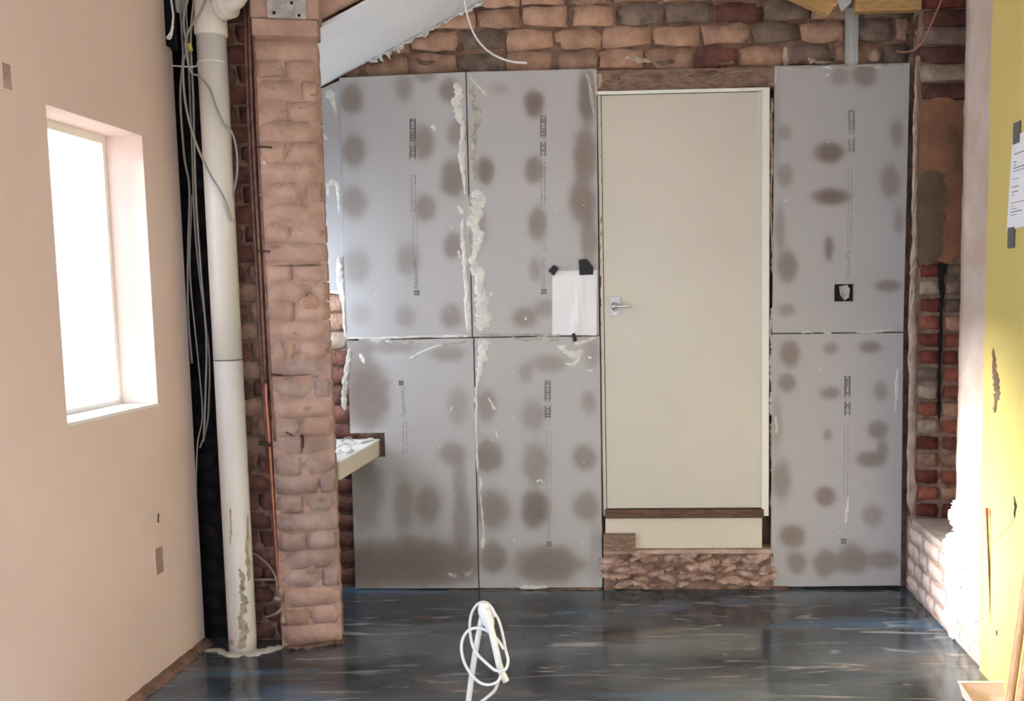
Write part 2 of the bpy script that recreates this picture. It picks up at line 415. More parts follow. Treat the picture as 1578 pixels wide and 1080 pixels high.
# right wall ------------------------------------------------------
XN = 1.64                                # back of the niche
Y0, Y1, Y2 = 4.24, 3.655, 3.39           # niche far edge, near edge, start of the yellow plaster
ZS = .355                                # niche sill
bm = bmesh.new()
box(bm, XR+.008, XN+.12, Y0+.06, 4.5, 0, ZC)              # beyond the niche
box(bm, XR+.008, XN+.12, Y1, Y0+.06, 0, ZS-.02)             # below the niche
box(bm, XN, XN+.12, Y1, Y0+.06, ZS-.02, ZC)                 # back of the niche
box(bm, XR+.008, XN+.12, 1.75, Y1, 0, ZC); box(bm, XR+.008, XN+.12, -1.45, .15, 0, ZC); box(bm, XR+.008, XN+.12, .15, 1.75, 0, .6); box(bm, XR+.008, XN+.12, .15, 1.75, 2.3, ZC)
wr = obj('wall_right', bm, M_mortar_lt); tag(wr, 'right wall: yellow plaster, bare brick pier and a brick niche', 'wall', kind='structure')
# yellow plaster skin with an uneven edge against the pier
bm = bmesh.new(); n = 60; g0 = []; 
for i in range(n+1):
    z = ZC*i/n; ye = 3.385+.012*noise.noise(Vector((z*6,3,0)))+.006*noise.noise(Vector((z*21,5,0)))+(.03-.03*min(1,z/.3) if z < .3 else 0)*-1
    g0.append((z, ye))
pts = [Vector((XR-.006, y, z)) for z, y in g0] + [Vector((XR-.006, 1.75, ZC)), Vector((XR-.006, 1.75, 0))]
prism(bm, pts, (.015, 0, 0)); obj('yellow_plaster', bm, M_yellow, wr)
# plaster pier between niche and yellow wall
bm = bmesh.new(); n = 60; rows = []
for i in range(n+1):
    z = .34+(ZC-.34)*i/n
    row = []
    for j in range(7):
        y = Y1+(3.37-Y1)*j/6; d = .004*noise.fractal(Vector((y*12,z*9,2)),1,2,3)
        if j == 0: y += .008*noise.noise(Vector((z*11,8,0)))
        row.append(bm.verts.new((XR-.002+d, y, z)))
    row.insert(0, bm.verts.new((XR+.06, row[0].co.y, z))); rows.append(row)
for a, b in zip(rows, rows[1:]):
    for k in range(7): bm.faces.new((a[k], a[k+1], b[k+1], b[k]))
M_pier = mat('pier_plaster', (190,168,154), (206,192,184), 5, bump=.25, bscale=20)
obj('pier_plaster', bm, M_pier, wr, True)
# broken lower plaster at the foot of the pier
for i,(u,v,w_,t) in enumerate(((1478,800,26,.02),(1470,850,30,.016),(1470,905,26,.012),(1466,950,18,.012),(1500,840,24,.008),(1492,940,22,.008))):
    smear([(u,v-30,w_*.7),(u-3,v-8,w_),(u+2,v+16,w_*.9),(u,v+36,w_*.5)], mapX(XR+.004), wr, M_plast, t=t*.6, name='broken_plaster', sub=9, ragged=.22)
# lower whitewashed bricks on the right wall
z = .006; c = 0
while z < ZS-.03:
    y = 3.27 + (.06 if c % 2 else .0)
    while y < 4.30:
        l = random.choice((.215, .215, .11)); l = min(l, 4.32-y)
        if l > .04: brick('wash', (XR, y+l/2, z+.036), l-.01, .068, wr, -math.pi/2, rough=1.3)
        y += l
    z += .08; c += 1
# narrow strip of brick beyond the niche
z = ZS; c = 0
while z < ZC-.05:
    brick('dark' if random.random() < .65 else 'brown', (XR+.002, 4.303, z+.036), .062, .068, wr, -math.pi/2, rough=1.2); z += .08
# niche sill
o = obj('sill_screed', rough_slab(0,1,0,1,0,.1,0) if False else bx(XR+.002, XN, Y1, Y0, ZS-.025, ZS+.004, .003), mat('niche_sill_screed', (176,162,152), (200,186,178), 14, bump=.5), wr)
M_mortar_nb = mat('niche_mortar', (128,104,90), (172,148,132), 16, bump=.8, bscale=50)
# frontal bricks of the far jamb of the niche
left = ['redd','red','redd','brown','redd','pale','red','pale','grey','redd','redd','red','redd','pale','redd','brown']
right= ['redd','brown','red','brown','dark','red','orange','red','red','redd','red','orange','grey','grey','grey','brown']
up = ['brown','brown','dark','brown','dark','brown','brown','brown','dark','pale','dark','grey','dark','redd','redd','redd','redd','redd']
obj('niche_mortar', rough_slab(XR+.006, XN, ZS, ZC, Y0+.018, Y0+.07, .003, .02, 4), M_mortar_nb, wr)
z = ZS+.006
for i in range(34):
    zc = z+.036
    if i < 16:
        brick(left[i], (1.359+random.uniform(-.004,.004), Y0, zc), .098, .062, wr, rough=1.2)
        brick(right[i], (1.472+random.uniform(-.006,.006), Y0+random.choice((0,.006)), zc-.004), .092, .062, wr, rough=1.3)
        brick('dark', (1.585, Y0+.004, zc), .10, .062, wr)
    elif i-16 < len(up):
        brick(up[i-16], (1.45+random.uniform(-.01,.01), Y0, zc), .31, .074, wr, rough=.8)
    z += .08
smear([(1452,380,5),(1452,400,12),(1451,470,5),(1449,520,6),(1447,600,6),(1447,650,4)], mapY(Y0-.001), wr, M_nearblack, t=.001, name='joint_crack')
# old brown render over the upper bricks of the niche
M_rend = mat('brown_render', (112,88,72), (158,112,88), 5, bump=.35, bscale=40)
M_rendo = mat('olive_render', (98,82,66), (116,98,80), 7, bump=.3, bscale=40)
smear([(1450,150,66),(1452,200,70),(1450,260,72),(1450,310,70),(1452,360,60),(1462,405,36)], mapY(Y0-.002), wr, M_rend, t=.006, name='render_patch', ragged=.08)
smear([(1438,262,36),(1436,300,46),(1434,340,44),(1432,385,40),(1424,408,20)], mapY(Y0-.008), wr, M_rendo, t=.004, name='render_patch', ragged=.12)
# pale arris of mortar down the niche edge
smear([(1413,95,5),(1411,160,6),(1411,210,9),(1409,300,8),(1410,360,9),(1408,410,10),(1406,440,8),(1406,520,12),(1405,600,10),(1404,700,12),(1405,790,14)], mapY(Y0-.006), wr, M_mortar_lt, t=.008, name='mortar_arris', ragged=.3)
# damage to the yellow plaster
smear([(1530,535,3),(1532,565,7),(1536,585,12),(1537,605,10),(1533,625,7),(1532,637,3)], mapX(XR-.006), wr, M_mortar, t=.004, name='plaster_damage', ragged=.5)
smear([(1562,762,2),(1565,780,5),(1563,800,3)], mapX(XR-.006), wr, M_hole, t=.001, name='plaster_slit')
smear([(1536,970,2),(1536,975,4),(1536,980,2)], mapX(XR-.006), wr, M_hole, t=.001, name='plaster_slit')

# back wall --------------------------------------------------------
DX0, DX1, DZ0, DZ1 = -.165, .652, .0, 2.365         # opening in the masonry for the door
wb = bpy.data.objects.new('wall_back', None); C.objects.link(wb); wb['kind'] = 'structure'; tag(wb, 'bare brick back wall above the plasterboard and door', 'wall')
YF = 4.338
obj('mortar_bed', rough_slab(-2.02, XR+.01, 2.365, ZC, YF+.016, 4.5, .005, .03, 1), M_mortar_dk, wb)
obj('mortar_bed', rough_slab(-2.02, DX0, 0, 2.365, YF+.009, 4.5, .006, .05, 2), M_mortar_dk, wb)
obj('mortar_bed', rough_slab(DX1, XR+.01, 0, 2.365, YF+.009, 4.5, .006, .05, 3), M_mortar_dk, wb)
obj('mortar_bed', bx(DX0, DX1, 4.42, 4.5, 0, 2.365), M_mortar_dk, wb)
z = 2.475; c = 0; PITCH = .099
while z < ZC-.02:
    x = -1.5+(.115 if c % 2 else .0)
    while x < 1.27:
        l = random.choice((.22,.225,.21,.23,.115)); l = min(l, 1.275-x)
        if l > .05:
            f = (x+1.4)/2.6
            r = random.random()
            key = ('orange' if r < .42 else 'brown' if r < .86 else 'grey') if f < .62 else ('brown' if r < .5 else 'grey' if r < .78 else 'orange' if r < .9 else 'dark')
            if f > .55 and c == 0: key = random.choice(('grey','grey','dark','brown'))
            h = .090+random.uniform(-.006,.004)
            brick(key, (x+l/2, YF+random.uniform(-.006,.007), z+.042+random.uniform(-.004,.004)), l-random.uniform(.004,.014), h, wb, rough=1.6, tilt=.02)
            if random.random() < .33:
                bm = bmesh.new(); bmesh.ops.create_icosphere(bm, subdivisions=1, radius=1)
                for v in bm.verts: v.co = Vector((x+l+v.co.x*random.uniform(.010,.028), YF+.006+v.co.y*.01, z+random.choice((.0,.03,.07))+v.co.z*.011)) + Vector((random.uniform(-.004,.004),0,random.uniform(-.004,.004)))
                obj('mortar_lump', bm, random.choice((M_mortar, M_mortar_lt, M_mortar)), wb)
        x += l
    z += PITCH; c += 1
# bricks showing between the alcove sheet and the ledge
z = .02; c = 0
while z < 1.46:
    zz = z+.04; key = 'orange' if zz > 1.28 else 'pale' if zz > 1.15 else 'dark'
    brick(key, (-1.46, YF-.004, zz), .20, .078, wb, rough=1.4); z += .09
# lintel
lt = rough_slab(-.168, .668, 2.37, 2.462, YF-.012, YF+.08, .006, .022, 9)
obj('timber_lintel', lt, M_lintel, wb)
for p in ([(945,118,6),(956,120,6)], [(1003,119,4),(1020,120,7)], [(1060,117,4),(1090,113,7),(1104,110,5)], [(1110,140,4),(1150,134,5),(1185,128,6)], [(925,146,4),(960,143,4),(1010,142,3)]):
    smear(p, mapY(YF-.014), wb, M_mortar, t=.008, name='mortar_smear')
smear([(922,112,10),(924,125,10),(921,138,9)], mapY(YF-.014), wb, M_mortar_lt, t=.01, name='mortar_smear')
smear([(963,88,6),(985,92,9),(1003,95,5)], mapY(YF-.006), wb, M_mortar_lt, t=.008, name='mortar_smear')
smear([(1245,88,5),(1250,93,10),(1262,96,6),(1285,97,3)], mapY(YF-.01), wb, M_mortar_lt, t=.012, name='mortar_smear')
bm = bmesh.new(); bmesh.ops.create_icosphere(bm, subdivisions=2, radius=1)
p = onY(1347,86,YF)
for v in bm.verts: v.co = p + Vector((v.co.x*.03, v.co.y*.015, v.co.z*.03))
obj('mortar_dab', bm, M_mortar_lt, wb, True)
for u in (560,640,1010,1105,1230,1290):
    smear([(u,96+random.randint(-6,2),4),(u+14,97,7),(u+30,95,4)], mapY(YF-.004), wb, M_mortar, t=.012, name='mortar_smear')
# screed fillet and bedding below the sheets
smear([(548,911,6),(620,911,5),(700,911,6),(790,909,6),(860,909,5),(928,908,6)], mapY(4.315), wb, M_mortar, t=.02, name='bedding_mortar')
obj('packing_strip', bx(*sorted((onY(1240,908,4.31).x, onY(1385,908,4.31).x)), 4.30, 4.33, .0, .012), M_black, wb)
obj('packing_wedge', bx(*sorted((onY(1190,908,4.31).x, onY(1214,908,4.31).x)), 4.296, 4.33, .0, .014), M_wooddk, wb)
smear([(800,905,5),(820,906,8),(845,904,5)], mapY(4.307), wb, M_plast, t=.008, name='bedding_mortar')
# rubble under the door
rub = rough_slab(DX0, DX1, 0, .19, YF-.03, 4.45, .016, .016, 12); obj('rubble_footing', rub, M_rub, wb)
rn = random.Random(4)
for k in range(64):
    u = rn.uniform(936,1182); v = rn.uniform(856,904); s = rn.uniform(.016,.045)
    bm = bmesh.new(); bmesh.ops.create_icosphere(bm, subdivisions=1, radius=1); p = onY(u, v, YF-.03)
    a = rn.uniform(-.4,.4)
    for q in bm.verts:
        x, zz = q.co.x*s*1.5, q.co.z*s*.55
        q.co = p + Vector((x*math.cos(a)-zz*math.sin(a), q.co.y*.03, x*math.sin(a)+zz*math.cos(a)))*rn.uniform(.85,1.15)
        q.co.z = max(q.co.z, .004)
    o = obj('stone', bm, M_stone, wb)
obj('mortar_ledge', bx(DX0, DX1, 4.295, 4.40, .178, .197, .003), M_mortar_lt, wb)
obj('packing_block', bx(onY(930,838,4.28).x, onY(979,838,4.28).x, 4.275, 4.33, onY(955,849,4.28).z, onY(955,824,4.28).z, .003), M_lintel, wb)

# the cream door ---------------------------------------------------
d = thing('door_1', 'plain flush cream door with a chrome lever handle', 'door', (.22, 4.33, .38)); d['kind'] = 'structure'
xl = onY(931,460,4.318).x; xr_ = onY(1172,460,4.318).x
ch('leaf', bx(xl, xr_, 4.318, 4.36, .398, 2.348, .002), M_cream, d)
jx = onY(1174,460,4.312).x
ch('jamb', bx(jx, jx+.034, 4.306, 4.38, .36, 2.36, .002), M_white, d)
ch('door_stop', bx(jx-.016, jx, 4.314, 4.38, .40, 2.35, .002), M_cream, d)
ch('jamb', bx(xl-.018, xl-.003, 4.32, 4.38, .36, 2.36, .002), M_cream, d)
ch('head', bx(xl-.018, jx+.034, 4.308, 4.38, 2.351, 2.366, .002), M_white, d)
ch('threshold', bx(xl-.01, jx+.01, 4.30, 4.40, .352, .394, .003), M_wooddk, d, 'dark bare timber threshold')
ch('riser_board', bx(xl-.01, jx+.004, 4.315, 4.40, .20, .350, .003), M_riser, d, 'cream board below the threshold')
hp = onY(948,472,4.318)
ch('handle_plate', bx(hp.x-.026, hp.x+.026, 4.312, 4.318, hp.z-.048, hp.z+.048, .002), M_steel, d)
bm = lathe(bmesh.new(), [(.019,0),(.021,-.004),(.019,-.012),(.010,-.014),(.009,-.05),(.006,-.052)], (hp.x-.002, 4.312, hp.z), 'Y', 20)
hd = ch('lever_handle', bm, M_chrome, d, smooth=True)
bm = tb([(hp.x-.004,4.262,hp.z),(hp.x+.03,4.260,hp.z),(hp.x+.078,4.264,hp.z+.001)], .0055, n=10)
ch('lever', bm, M_chrome, d, smooth=True).parent = hd
bm = lathe(bmesh.new(), [(.008,0),(.008,-.003),(.002,-.004)], (hp.x, 4.312, hp.z-.034), 'Y', 14); ch('thumb_turn', bm, M_white, d)
# broken plaster edges beside the door
for (u,v0,v1,m_) in ((1189,150,420,M_mortar_lt),(1189,470,640,M_plast),(1190,650,790,M_mortar_lt)):
    n = 9; smear([(u+random.uniform(-2,2), v0+(v1-v0)*i/n, random.uniform(3,7)) for i in range(n+1)], mapY(4.322), wb, m_, t=.008, name='plaster_edge', ragged=.5)
smear([(925+.003*(v-100), v, random.uniform(3,6)) for v in range(150,900,50)], mapY(4.328), wb, M_mortar, t=.008, name='plaster_edge', ragged=.4)

# ------------------------------------------------------------------ brick pier, recess and alcove on the left
wp = bpy.data.objects.new('wall_pier', None); C.objects.link(wp); wp['kind'] = 'structure'; tag(wp, 'limewashed brick pier beside the white soil pipe', 'wall')
A = Vector((-1.470,3.580,0)); Bp = Vector((-1.237,3.632,0)); ang = math.atan2(Bp.y-A.y, Bp.x-A.x); dr = (Bp-A).normalized(); nr = Vector((-dr.y,dr.x,0))
bm = bmesh.new(); core = [A+nr*.006, Bp+nr*.006, Bp+nr*.09-dr*.015, A+nr*.16]
core[0] = A+nr*.0025; core[1] = Bp+nr*.0025; prism(bm, [p.copy() for p in core], (0,0,ZC)); obj('pier_core', bm, M_mortar_pk, wp)
Wp = (Bp-A).length; z = .008; c = 0
while z < 2.44:
    segs = [(0,Wp)] if c % 2 == 0 else [(0,Wp*.46),(Wp*.46,Wp)]
    if c % 5 == 3: segs = [(0,Wp*.7),(Wp*.7,Wp)]
    for a, b in segs:
        p = A+dr*((a+b)/2)+Vector((0,0,z+.036)) - nr*random.uniform(-.002,.003)
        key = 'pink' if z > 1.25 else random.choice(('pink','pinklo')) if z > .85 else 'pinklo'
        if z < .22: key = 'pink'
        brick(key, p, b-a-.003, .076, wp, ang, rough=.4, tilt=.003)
    z += .0785; c += 1
o = obj('padstone', bx(-.003, Wp+.006, -.014, .08, 0, .065, .006), MB['pink'], wp); o.location = A+Vector((0,0,2.447)); o.rotation_euler.z = ang
o = obj('upper_brickwork', bx(-.006, Wp+.012, -.01, .10, 0, ZC-2.515, .004), MB['pink'], wp); o.location = A+Vector((0,0,2.515)); o.rotation_euler.z = ang
pt = rough_slab(.06, .205, 0, .26, -.022, .0, .002, .02, 3)
o = obj('grey_render_patch', pt, mat('grey_render', (160,156,154), (192,186,182), 30, bump=.5, bscale=90), wp); o.location = A+Vector((0,0,2.512)); o.rotation_euler.z = ang; o['label'] = 'grey render patch with drilled holes'
for (sx, sz) in ((.152,.058),(.085,.018),(.178,.012),(.09,.075)):
    h_ = lathe(bmesh.new(), [(.006,-.0245),(.006,-.010)], (sx,0,sz), 'Y', 10); q = obj('drilled_hole', h_, M_nearblack, wp); q.location = o.location; q.rotation_euler.z = ang
# a paler brick, nicks and clips on its face
for (u,v,l,h,key) in ((478,468,.07,.062,'orange'),):
    p = onY(u,v,3.61); 
def on_pier(u, v, h=0.0):
    dd = ray(u, v); n0 = -nr; t = (A-EYE).dot(n0)/dd.dot(n0); return EYE+dd*t+n0*h
mpP = lambda u,v,h: on_pier(u,v,h+.002)
smear([(462,466,14),(478,466,22),(492,466,18)], mpP, wp, MB['orange'], t=.002, name='bare_brick', ragged=.1)
for pts in ([(425,185,3),(438,190,4),(450,186,3)],[(430,200,4),(436,208,4)],[(462,438,5),(466,448,6),(464,455,4)],[(462,298,3),(463,316,4),(475,320,2)],[(455,540,2),(456,556,3)],[(464,668,3),(466,682,4),(464,700,2)],
            [(440,665,3),(452,672,3)],[(470,882,3),(488,882,3)],[(448,945,3),(470,940,3)],[(440,790,3),(470,789,2)],[(432,525,2),(440,545,3),(434,560,2)],[(400,120,2),(440,118,3)],[(398,300,2),(420,303,2)],[(420,580,2),(480,577,2)],[(420,410,2),(500,408,2)],[(440,820,2),(500,817,2)]):
    smear(pts, mpP, wp, random.choice((M_mortar, M_mortar_pk, M_mortar_pk)), t=.003, name='mortar_smear', ragged=.5)
smear([(405,252,6),(409,249,8)], mpP, wp, M_plast, t=.003, name='plaster_smear')
for k in range(26):
    u = random.uniform(400,505); v = random.uniform(70,960); 
    if u < 398+ (v)*.045: continue
    smear([(u,v,2),(u+random.uniform(2,8),v+random.uniform(-3,4),random.uniform(3,6)),(u+random.uniform(8,16),v+random.uniform(-3,4),2)], mpP, wp, random.choice((MB['pale'],M_mortar_pk,MB['pinklo'])), t=.004, name='mortar_smear', ragged=.5)
# mortar skirt at the foot of the pier
smear([(440,997,8),(470,996,9),(500,993,9),(524,987,12),(534,983,6)], lambda u,v,h: onZ(u,v,.001+h), wp, M_mortar, t=.012, name='bedding_mortar')
# recess wall with dark bricks behind the pipes
YRc = 3.648
obj('recess_mortar', rough_slab(-1.70, -1.44, 0, ZC, YRc+.006, YRc+.10, .005, .03, 21), M_mortar_dk, wp)
z = .006; c = 0
while z < 2.86:
    segs = [(-1.70,-1.575),(-1.575,-1.455)] if c % 2 else [(-1.70,-1.52),(-1.52,-1.455)]
    for a, b in segs:
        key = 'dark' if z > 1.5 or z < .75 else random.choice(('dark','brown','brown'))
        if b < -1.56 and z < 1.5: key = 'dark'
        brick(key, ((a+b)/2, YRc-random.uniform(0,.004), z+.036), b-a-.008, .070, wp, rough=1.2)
    z += .0785; c += 1
obj('recess_back', rough_slab(-2.02, -1.68, 0, ZC, 3.76, 3.82, .004, .06, 22), M_nearblack, wp)
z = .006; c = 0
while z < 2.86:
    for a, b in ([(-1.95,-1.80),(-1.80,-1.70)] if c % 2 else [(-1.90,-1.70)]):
        brick('blackish', ((a+b)/2, 3.755, z+.036), b-a-.008, .070, wp)
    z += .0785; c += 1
# brickwork over the alcove, above the sloping soffit
SL = .479; zs = lambda x: 2.419+SL*(x+1.473)
o = obj('alcove_head', prism(bmesh.new(), [Vector((-1.26,3.70,zs(-1.26)+.03)), Vector((-.56,3.70,zs(-.56)+.03)), Vector((-.56,3.70,ZC)), Vector((-1.26,3.70,ZC))], (0,.06,0)), MB['pink'], wp)
for z_ in (2.55, 2.63, 2.71, 2.79, 2.87):
    x0 = max(-1.24, -1.473+(z_-.0-2.419-.03)/SL*0 - .0)
    xe = -1.473+(z_+.0-2.419-.035)/SL
    x = -1.24
    while x < xe-.03:
        l = min(.22, xe-x)
        brick('pink', (x+l/2, 3.698, z_+.036), l-.01, .068, wp, rough=.9, tilt=.004); x += l
# outer side of the alcove and recess, solid with no window opening
bm = bmesh.new()
box(bm, -2.06, -2.01, 3.56, 4.5, 0, ZC)
o = obj('wall_alcove', bm, M_mortar); tag(o, 'outer wall of the alcove hidden behind the brick pier', 'wall', kind='structure')

# sloping white soffit over the alcove
so = thing('ceiling_soffit', 'white sloping soffit board rising right from the brick pier', 'ceiling', (-1.2,4.0,zs(-1.2))); so['kind'] = 'structure'
bm = bmesh.new(); xa, xb = -1.56, -.42
prism(bm, [Vector((xa,3.752,zs(xa))), Vector((xb,3.752,zs(xb))), Vector((xb,4.335,zs(xb))), Vector((xa,4.335,zs(xa)))], (-.0056,0,.0117)); ch('soffit_board', bm, M_ceil, so)
bm = bmesh.new(); rn = random.Random(3)
P = []
u = 568
while u < 752:
    v = 133-.532*(u-490); P.append((u, v+3.5+rn.uniform(-1,2.5), rn.uniform(3,8)*(1.3 if 570<u<640 else .9))); u += 6
smear_bm(bm, P, mapY(4.325), .012, 77, 2, .5)
for v in bm.verts: v.co -= so.location
obj('plaster_bead', bm, M_plast, so)
for (u,v,du,dv,w_) in ((596,80,6,12,6),(612,74,4,8,6),(648,50,10,8,7),(655,56,8,-10,5),(575,92,8,3,8),(585,88,6,8,6)):
    bm = smear_bm(bmesh.new(), [(u,v,w_),(u+du*.5,v+dv*.5,w_*.8),(u+du,v+dv,1)], mapY(4.318), .008, u, 3)
    for q in bm.verts: q.co -= so.location
    obj('plaster_drip', bm, M_plast, so)

# ------------------------------------------------------------------ plasterboard sheets
def sheet(label, quad, spots, Y=YB, notch=None, mpts=None, nu=44, nv=80, th=.0125):
    (a, b, c, d_) = quad                                  # TL TR BR BL
    base = onY((c[0]+d_[0])/2, (c[1]+d_[1])/2, Y); t = thing('plasterboard_sheet', label, 'plasterboard', base, 'plasterboard sheets lining the back wall')
    S = [i/nu for i in range(nu+1)]; T = [i/nv for i in range(nv+1)]
    if notch: S = sorted(set(S+[notch[1]])); T = sorted(set(T+[notch[2], notch[3]]))
    bm = bmesh.new(); st = []; g = []
    ly = bm.verts.layers.float.new('stain_shade')
    for s in S:
        col = []
        for tt in T:
            u = (a[0]*(1-s)+b[0]*s)*(1-tt)+(d_[0]*(1-s)+c[0]*s)*tt; v = (a[1]*(1-s)+b[1]*s)*(1-tt)+(d_[1]*(1-s)+c[1]*s)*tt
            k = 1.0
            for (pu,pv,ru,rv,st_) in spots:
                q = math.hypot((u-pu)/ru, (v-pv)/rv)
                q += .16*noise.noise(Vector((u*.05,v*.05,pu)))
                k *= 1-st_*(1/(1+math.exp((q-1.0)*6.5)))
            e = Vector(onY(u, v, Y)) - base
            vt = bm.verts.new(e); vt[ly] = 1-k; col.append(vt)
        g.append(col)
    for i in range(len(S)-1):
        for k in range(len(T)-1):
            if notch and S[i+1] <= notch[1]+1e-6 and T[k] >= notch[2]-1e-6 and T[k+1] <= notch[3]+1e-6: continue
            bm.faces.new((g[i][k], g[i+1][k], g[i+1][k+1], g[i][k+1]))
    ext = bmesh.ops.extrude_face_region(bm, geom=list(bm.faces))
    for v in ext['geom']:
        if isinstance(v, bmesh.types.BMVert): v.co.y += th
    bmesh.ops.delete(bm, geom=[v for v in bm.verts if not v.link_faces], context='VERTS')
    obj('board', bm, M_board, t)
    return t
def sp(t, pts, m=None, th=.004, Y=YB, **k):
    _sd[0] += 1
    pts = [(a, b, c_*.82) for a, b, c_ in pts]
    bm = smear_bm(bmesh.new(), pts, mapY(Y), th*.55, _sd[0], **k)
    for v in bm.verts: v.co -= t.location
    return obj('plaster_smear', bm, m or M_plast, t)
def flecks(t, n, u0, u1, v0, v1, Y=YB, seed=0):
    rn = random.Random(seed); bm = bmesh.new()
    for _ in range(n):
        u, v, r = rn.uniform(u0,u1), rn.uniform(v0,v1), rn.uniform(.7,1.7)
        smear_bm(bm, [(u-r,v-r,r*.8),(u,v,r*1.6),(u+r*rn.uniform(.5,2),v+r*rn.uniform(-1,2),r*.8)], mapY(Y), .002, rn.randrange(9999), 1)
    for v in bm.verts: v.co -= t.location
    o = obj('plaster_flecks', bm, M_plast, t); o['kind'] = 'stuff'
def quad_print(bm, u0, v0, u1, v1, Y=YB):
    vs = [bm.verts.new(onY(*q, Y-.0006)) for q in ((u0,v0),(u1,v0),(u1,v1),(u0,v1))]; bm.faces.new(vs)
def code_block(t, u, v0, v1, seed, w_=9, m=None):
    rn = random.Random(seed); bm = bmesh.new(); v = v0
    while v < v1-2:
        h = rn.choice((1.2,2.0,2.6)); k = rn.random()
        if abs((v-v0)/(v1-v0)-.6) > .05:
            if k < .6: quad_print(bm, u-w_/2, v, u+w_/2, v+h)
            else:
                quad_print(bm, u-w_/2, v, u-w_/8, v+h); quad_print(bm, u+w_/8, v, u+w_/2, v+h)
        v += h+rn.choice((1.0,1.4,1.8))
    for e in (-w_/2, w_/2-1.2): 
        quad_print(bm, u+e, v0, u+e+1.2, v0+(v1-v0)*.5); quad_print(bm, u+e, v0+(v1-v0)*.66, u+e+1.2, v1)
    for q in bm.verts: q.co -= t.location
    obj('printed_code', bm, m or M_ink, t)
def small_lines(t, u, v0, v1, seed, m=None, w_=7):
    rn = random.Random(seed); bm = bmesh.new()
    for du in (-w_/2, w_/2-1.6):
        v = v0
        while v < v1:
            h = rn.uniform(1.0,3.2); quad_print(bm, u+du, v, u+du+rn.uniform(1.0,1.9), v+h); v += h+rn.uniform(.7,2.4)
    for q in bm.verts: q.co -= t.location
    obj('printed_lines', bm, m or M_inkfaint, t)
def square(t, u, v, s=8):
    bm = bmesh.new(); h = s/2
    quad_print(bm,u-h,v-h,u+h,v-h+1.8); quad_print(bm,u-h,v+h-1.8,u+h,v+h); quad_print(bm,u-h,v-h,u-h+1.8,v+h); quad_print(bm,u+h-1.8,v-h,u+h,v+h)
    quad_print(bm,u-1.4,v-1.4,u+1.4,v+1.4)
    for q in bm.verts: q.co -= t.location
    obj('printed_square', bm, M_ink, t)
def word(t, text, u, v0, v1, m=None, h=8, down=False):
    cu = bpy.data.curves.new('txt', 'FONT'); cu.body = text; cu.size = 1.0; cu.align_x = 'CENTER'; cu.align_y = 'CENTER'
    to = bpy.data.objects.new('txt', cu); C.objects.link(to)
    bpy.context.view_layer.update()
    me = bpy.data.meshes.new_from_object(to.evaluated_get(bpy.context.evaluated_depsgraph_get()))
    bpy.data.objects.remove(to); bpy.data.curves.remove(cu)
    xs = [v.co.x for v in me.vertices]; ys = [v.co.y for v in me.vertices]
    cx, cy = (min(xs)+max(xs))/2, (min(ys)+max(ys))/2; L_ = max(xs)-min(xs); H_ = max(ys)-min(ys)
    p = onY(u, (v0+v1)/2, YB-.0007); k = abs(onY(u,v0,YB).z-onY(u,v1,YB).z)/L_; kh = h/325.0/H_
    sg = -1 if down else 1
    for v in me.vertices:
        x, y = (v.co.x-cx)*k, (v.co.y-cy)*kh
        v.co = Vector((p.x-y*sg, p.y, p.z+x*sg)) - t.location
    me.name = 'printed_word'; me.materials.clear(); me.materials.append(m or M_ink)
    o = bpy.data.objects.new('printed_word', me); C.objects.link(o); o.parent = t
    return o

# narrow strip at the far left
t0 = sheet('narrow pale plasterboard strip squeezed between brick pier and sheets', ((474,146),(523,124),(531,451),(492,453)), [], Y=4.322, nu=10, nv=50)
sp(t0, [(503,140,14),(509,148,18),(514,160,10),(518,172,4),(519,185,2)], M_plast, .004, 4.322)
sp(t0, [(505,302,4),(507,285,9),(514,277,12),(520,285,9),(522,305,6),(523,330,4)], M_plast, .004, 4.322)
sp(t0, [(497,205,3),(503,213,6),(506,212,3)], M_plast, .003, 4.322)
sp(t0, [(498,452,5),(512,449,6),(528,452,7)], M_plast, .005, 4.322)
TA = sheet('upper left grey plasterboard sheet with a sloped corner under the soffit', ((523,120),(717,111),(727,519),(533,522)),
 [(543,152,17,22,.7),(622,135,14,20,.45),(655,117,16,10,.45),(692,140,15,18,.7),(545,232,18,25,.6),(652,220,18,25,.6),(705,205,16,20,.5),(698,275,18,28,.75),(545,312,20,24,.5),(655,320,16,20,.55),(550,410,20,28,.4),(628,400,18,25,.42),(698,378,14,20,.6),(695,488,16,18,.5),(625,488,16,16,.35),(555,485,16,16,.25)])
TB = sheet('upper middle grey plasterboard sheet beside the door with paper taped on', ((719,111),(919,106),(923,516),(729,519)),
 [(823,160,14,20,.95),(905,150,13,40,.9),(748,262,13,20,.9),(823,262,14,20,.7),(902,240,17,40,.8),(828,345,14,24,.65),(898,312,19,34,.8),(908,370,13,34,.6),(738,345,12,30,.4),(808,490,20,15,.55),(840,475,16,14,.4),(770,137,14,9,.25),(825,415,10,18,.4)])
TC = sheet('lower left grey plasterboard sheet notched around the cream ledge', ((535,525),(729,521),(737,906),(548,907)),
 [(565,610,34,52,.85),(548,560,24,60,.5),(560,760,30,60,.55),(622,780,15,42,.45),(660,778,20,32,.55),(705,625,16,28,.35),(697,700,20,18,.5),(708,740,11,36,.4),(712,805,15,42,.5),(640,868,112,36,.95),(560,880,40,40,.6),(690,545,26,12,.45),(600,535,40,9,.4)],  # spots down the left side paint in shade among the stains
 notch=(0, .275, .373, .470))
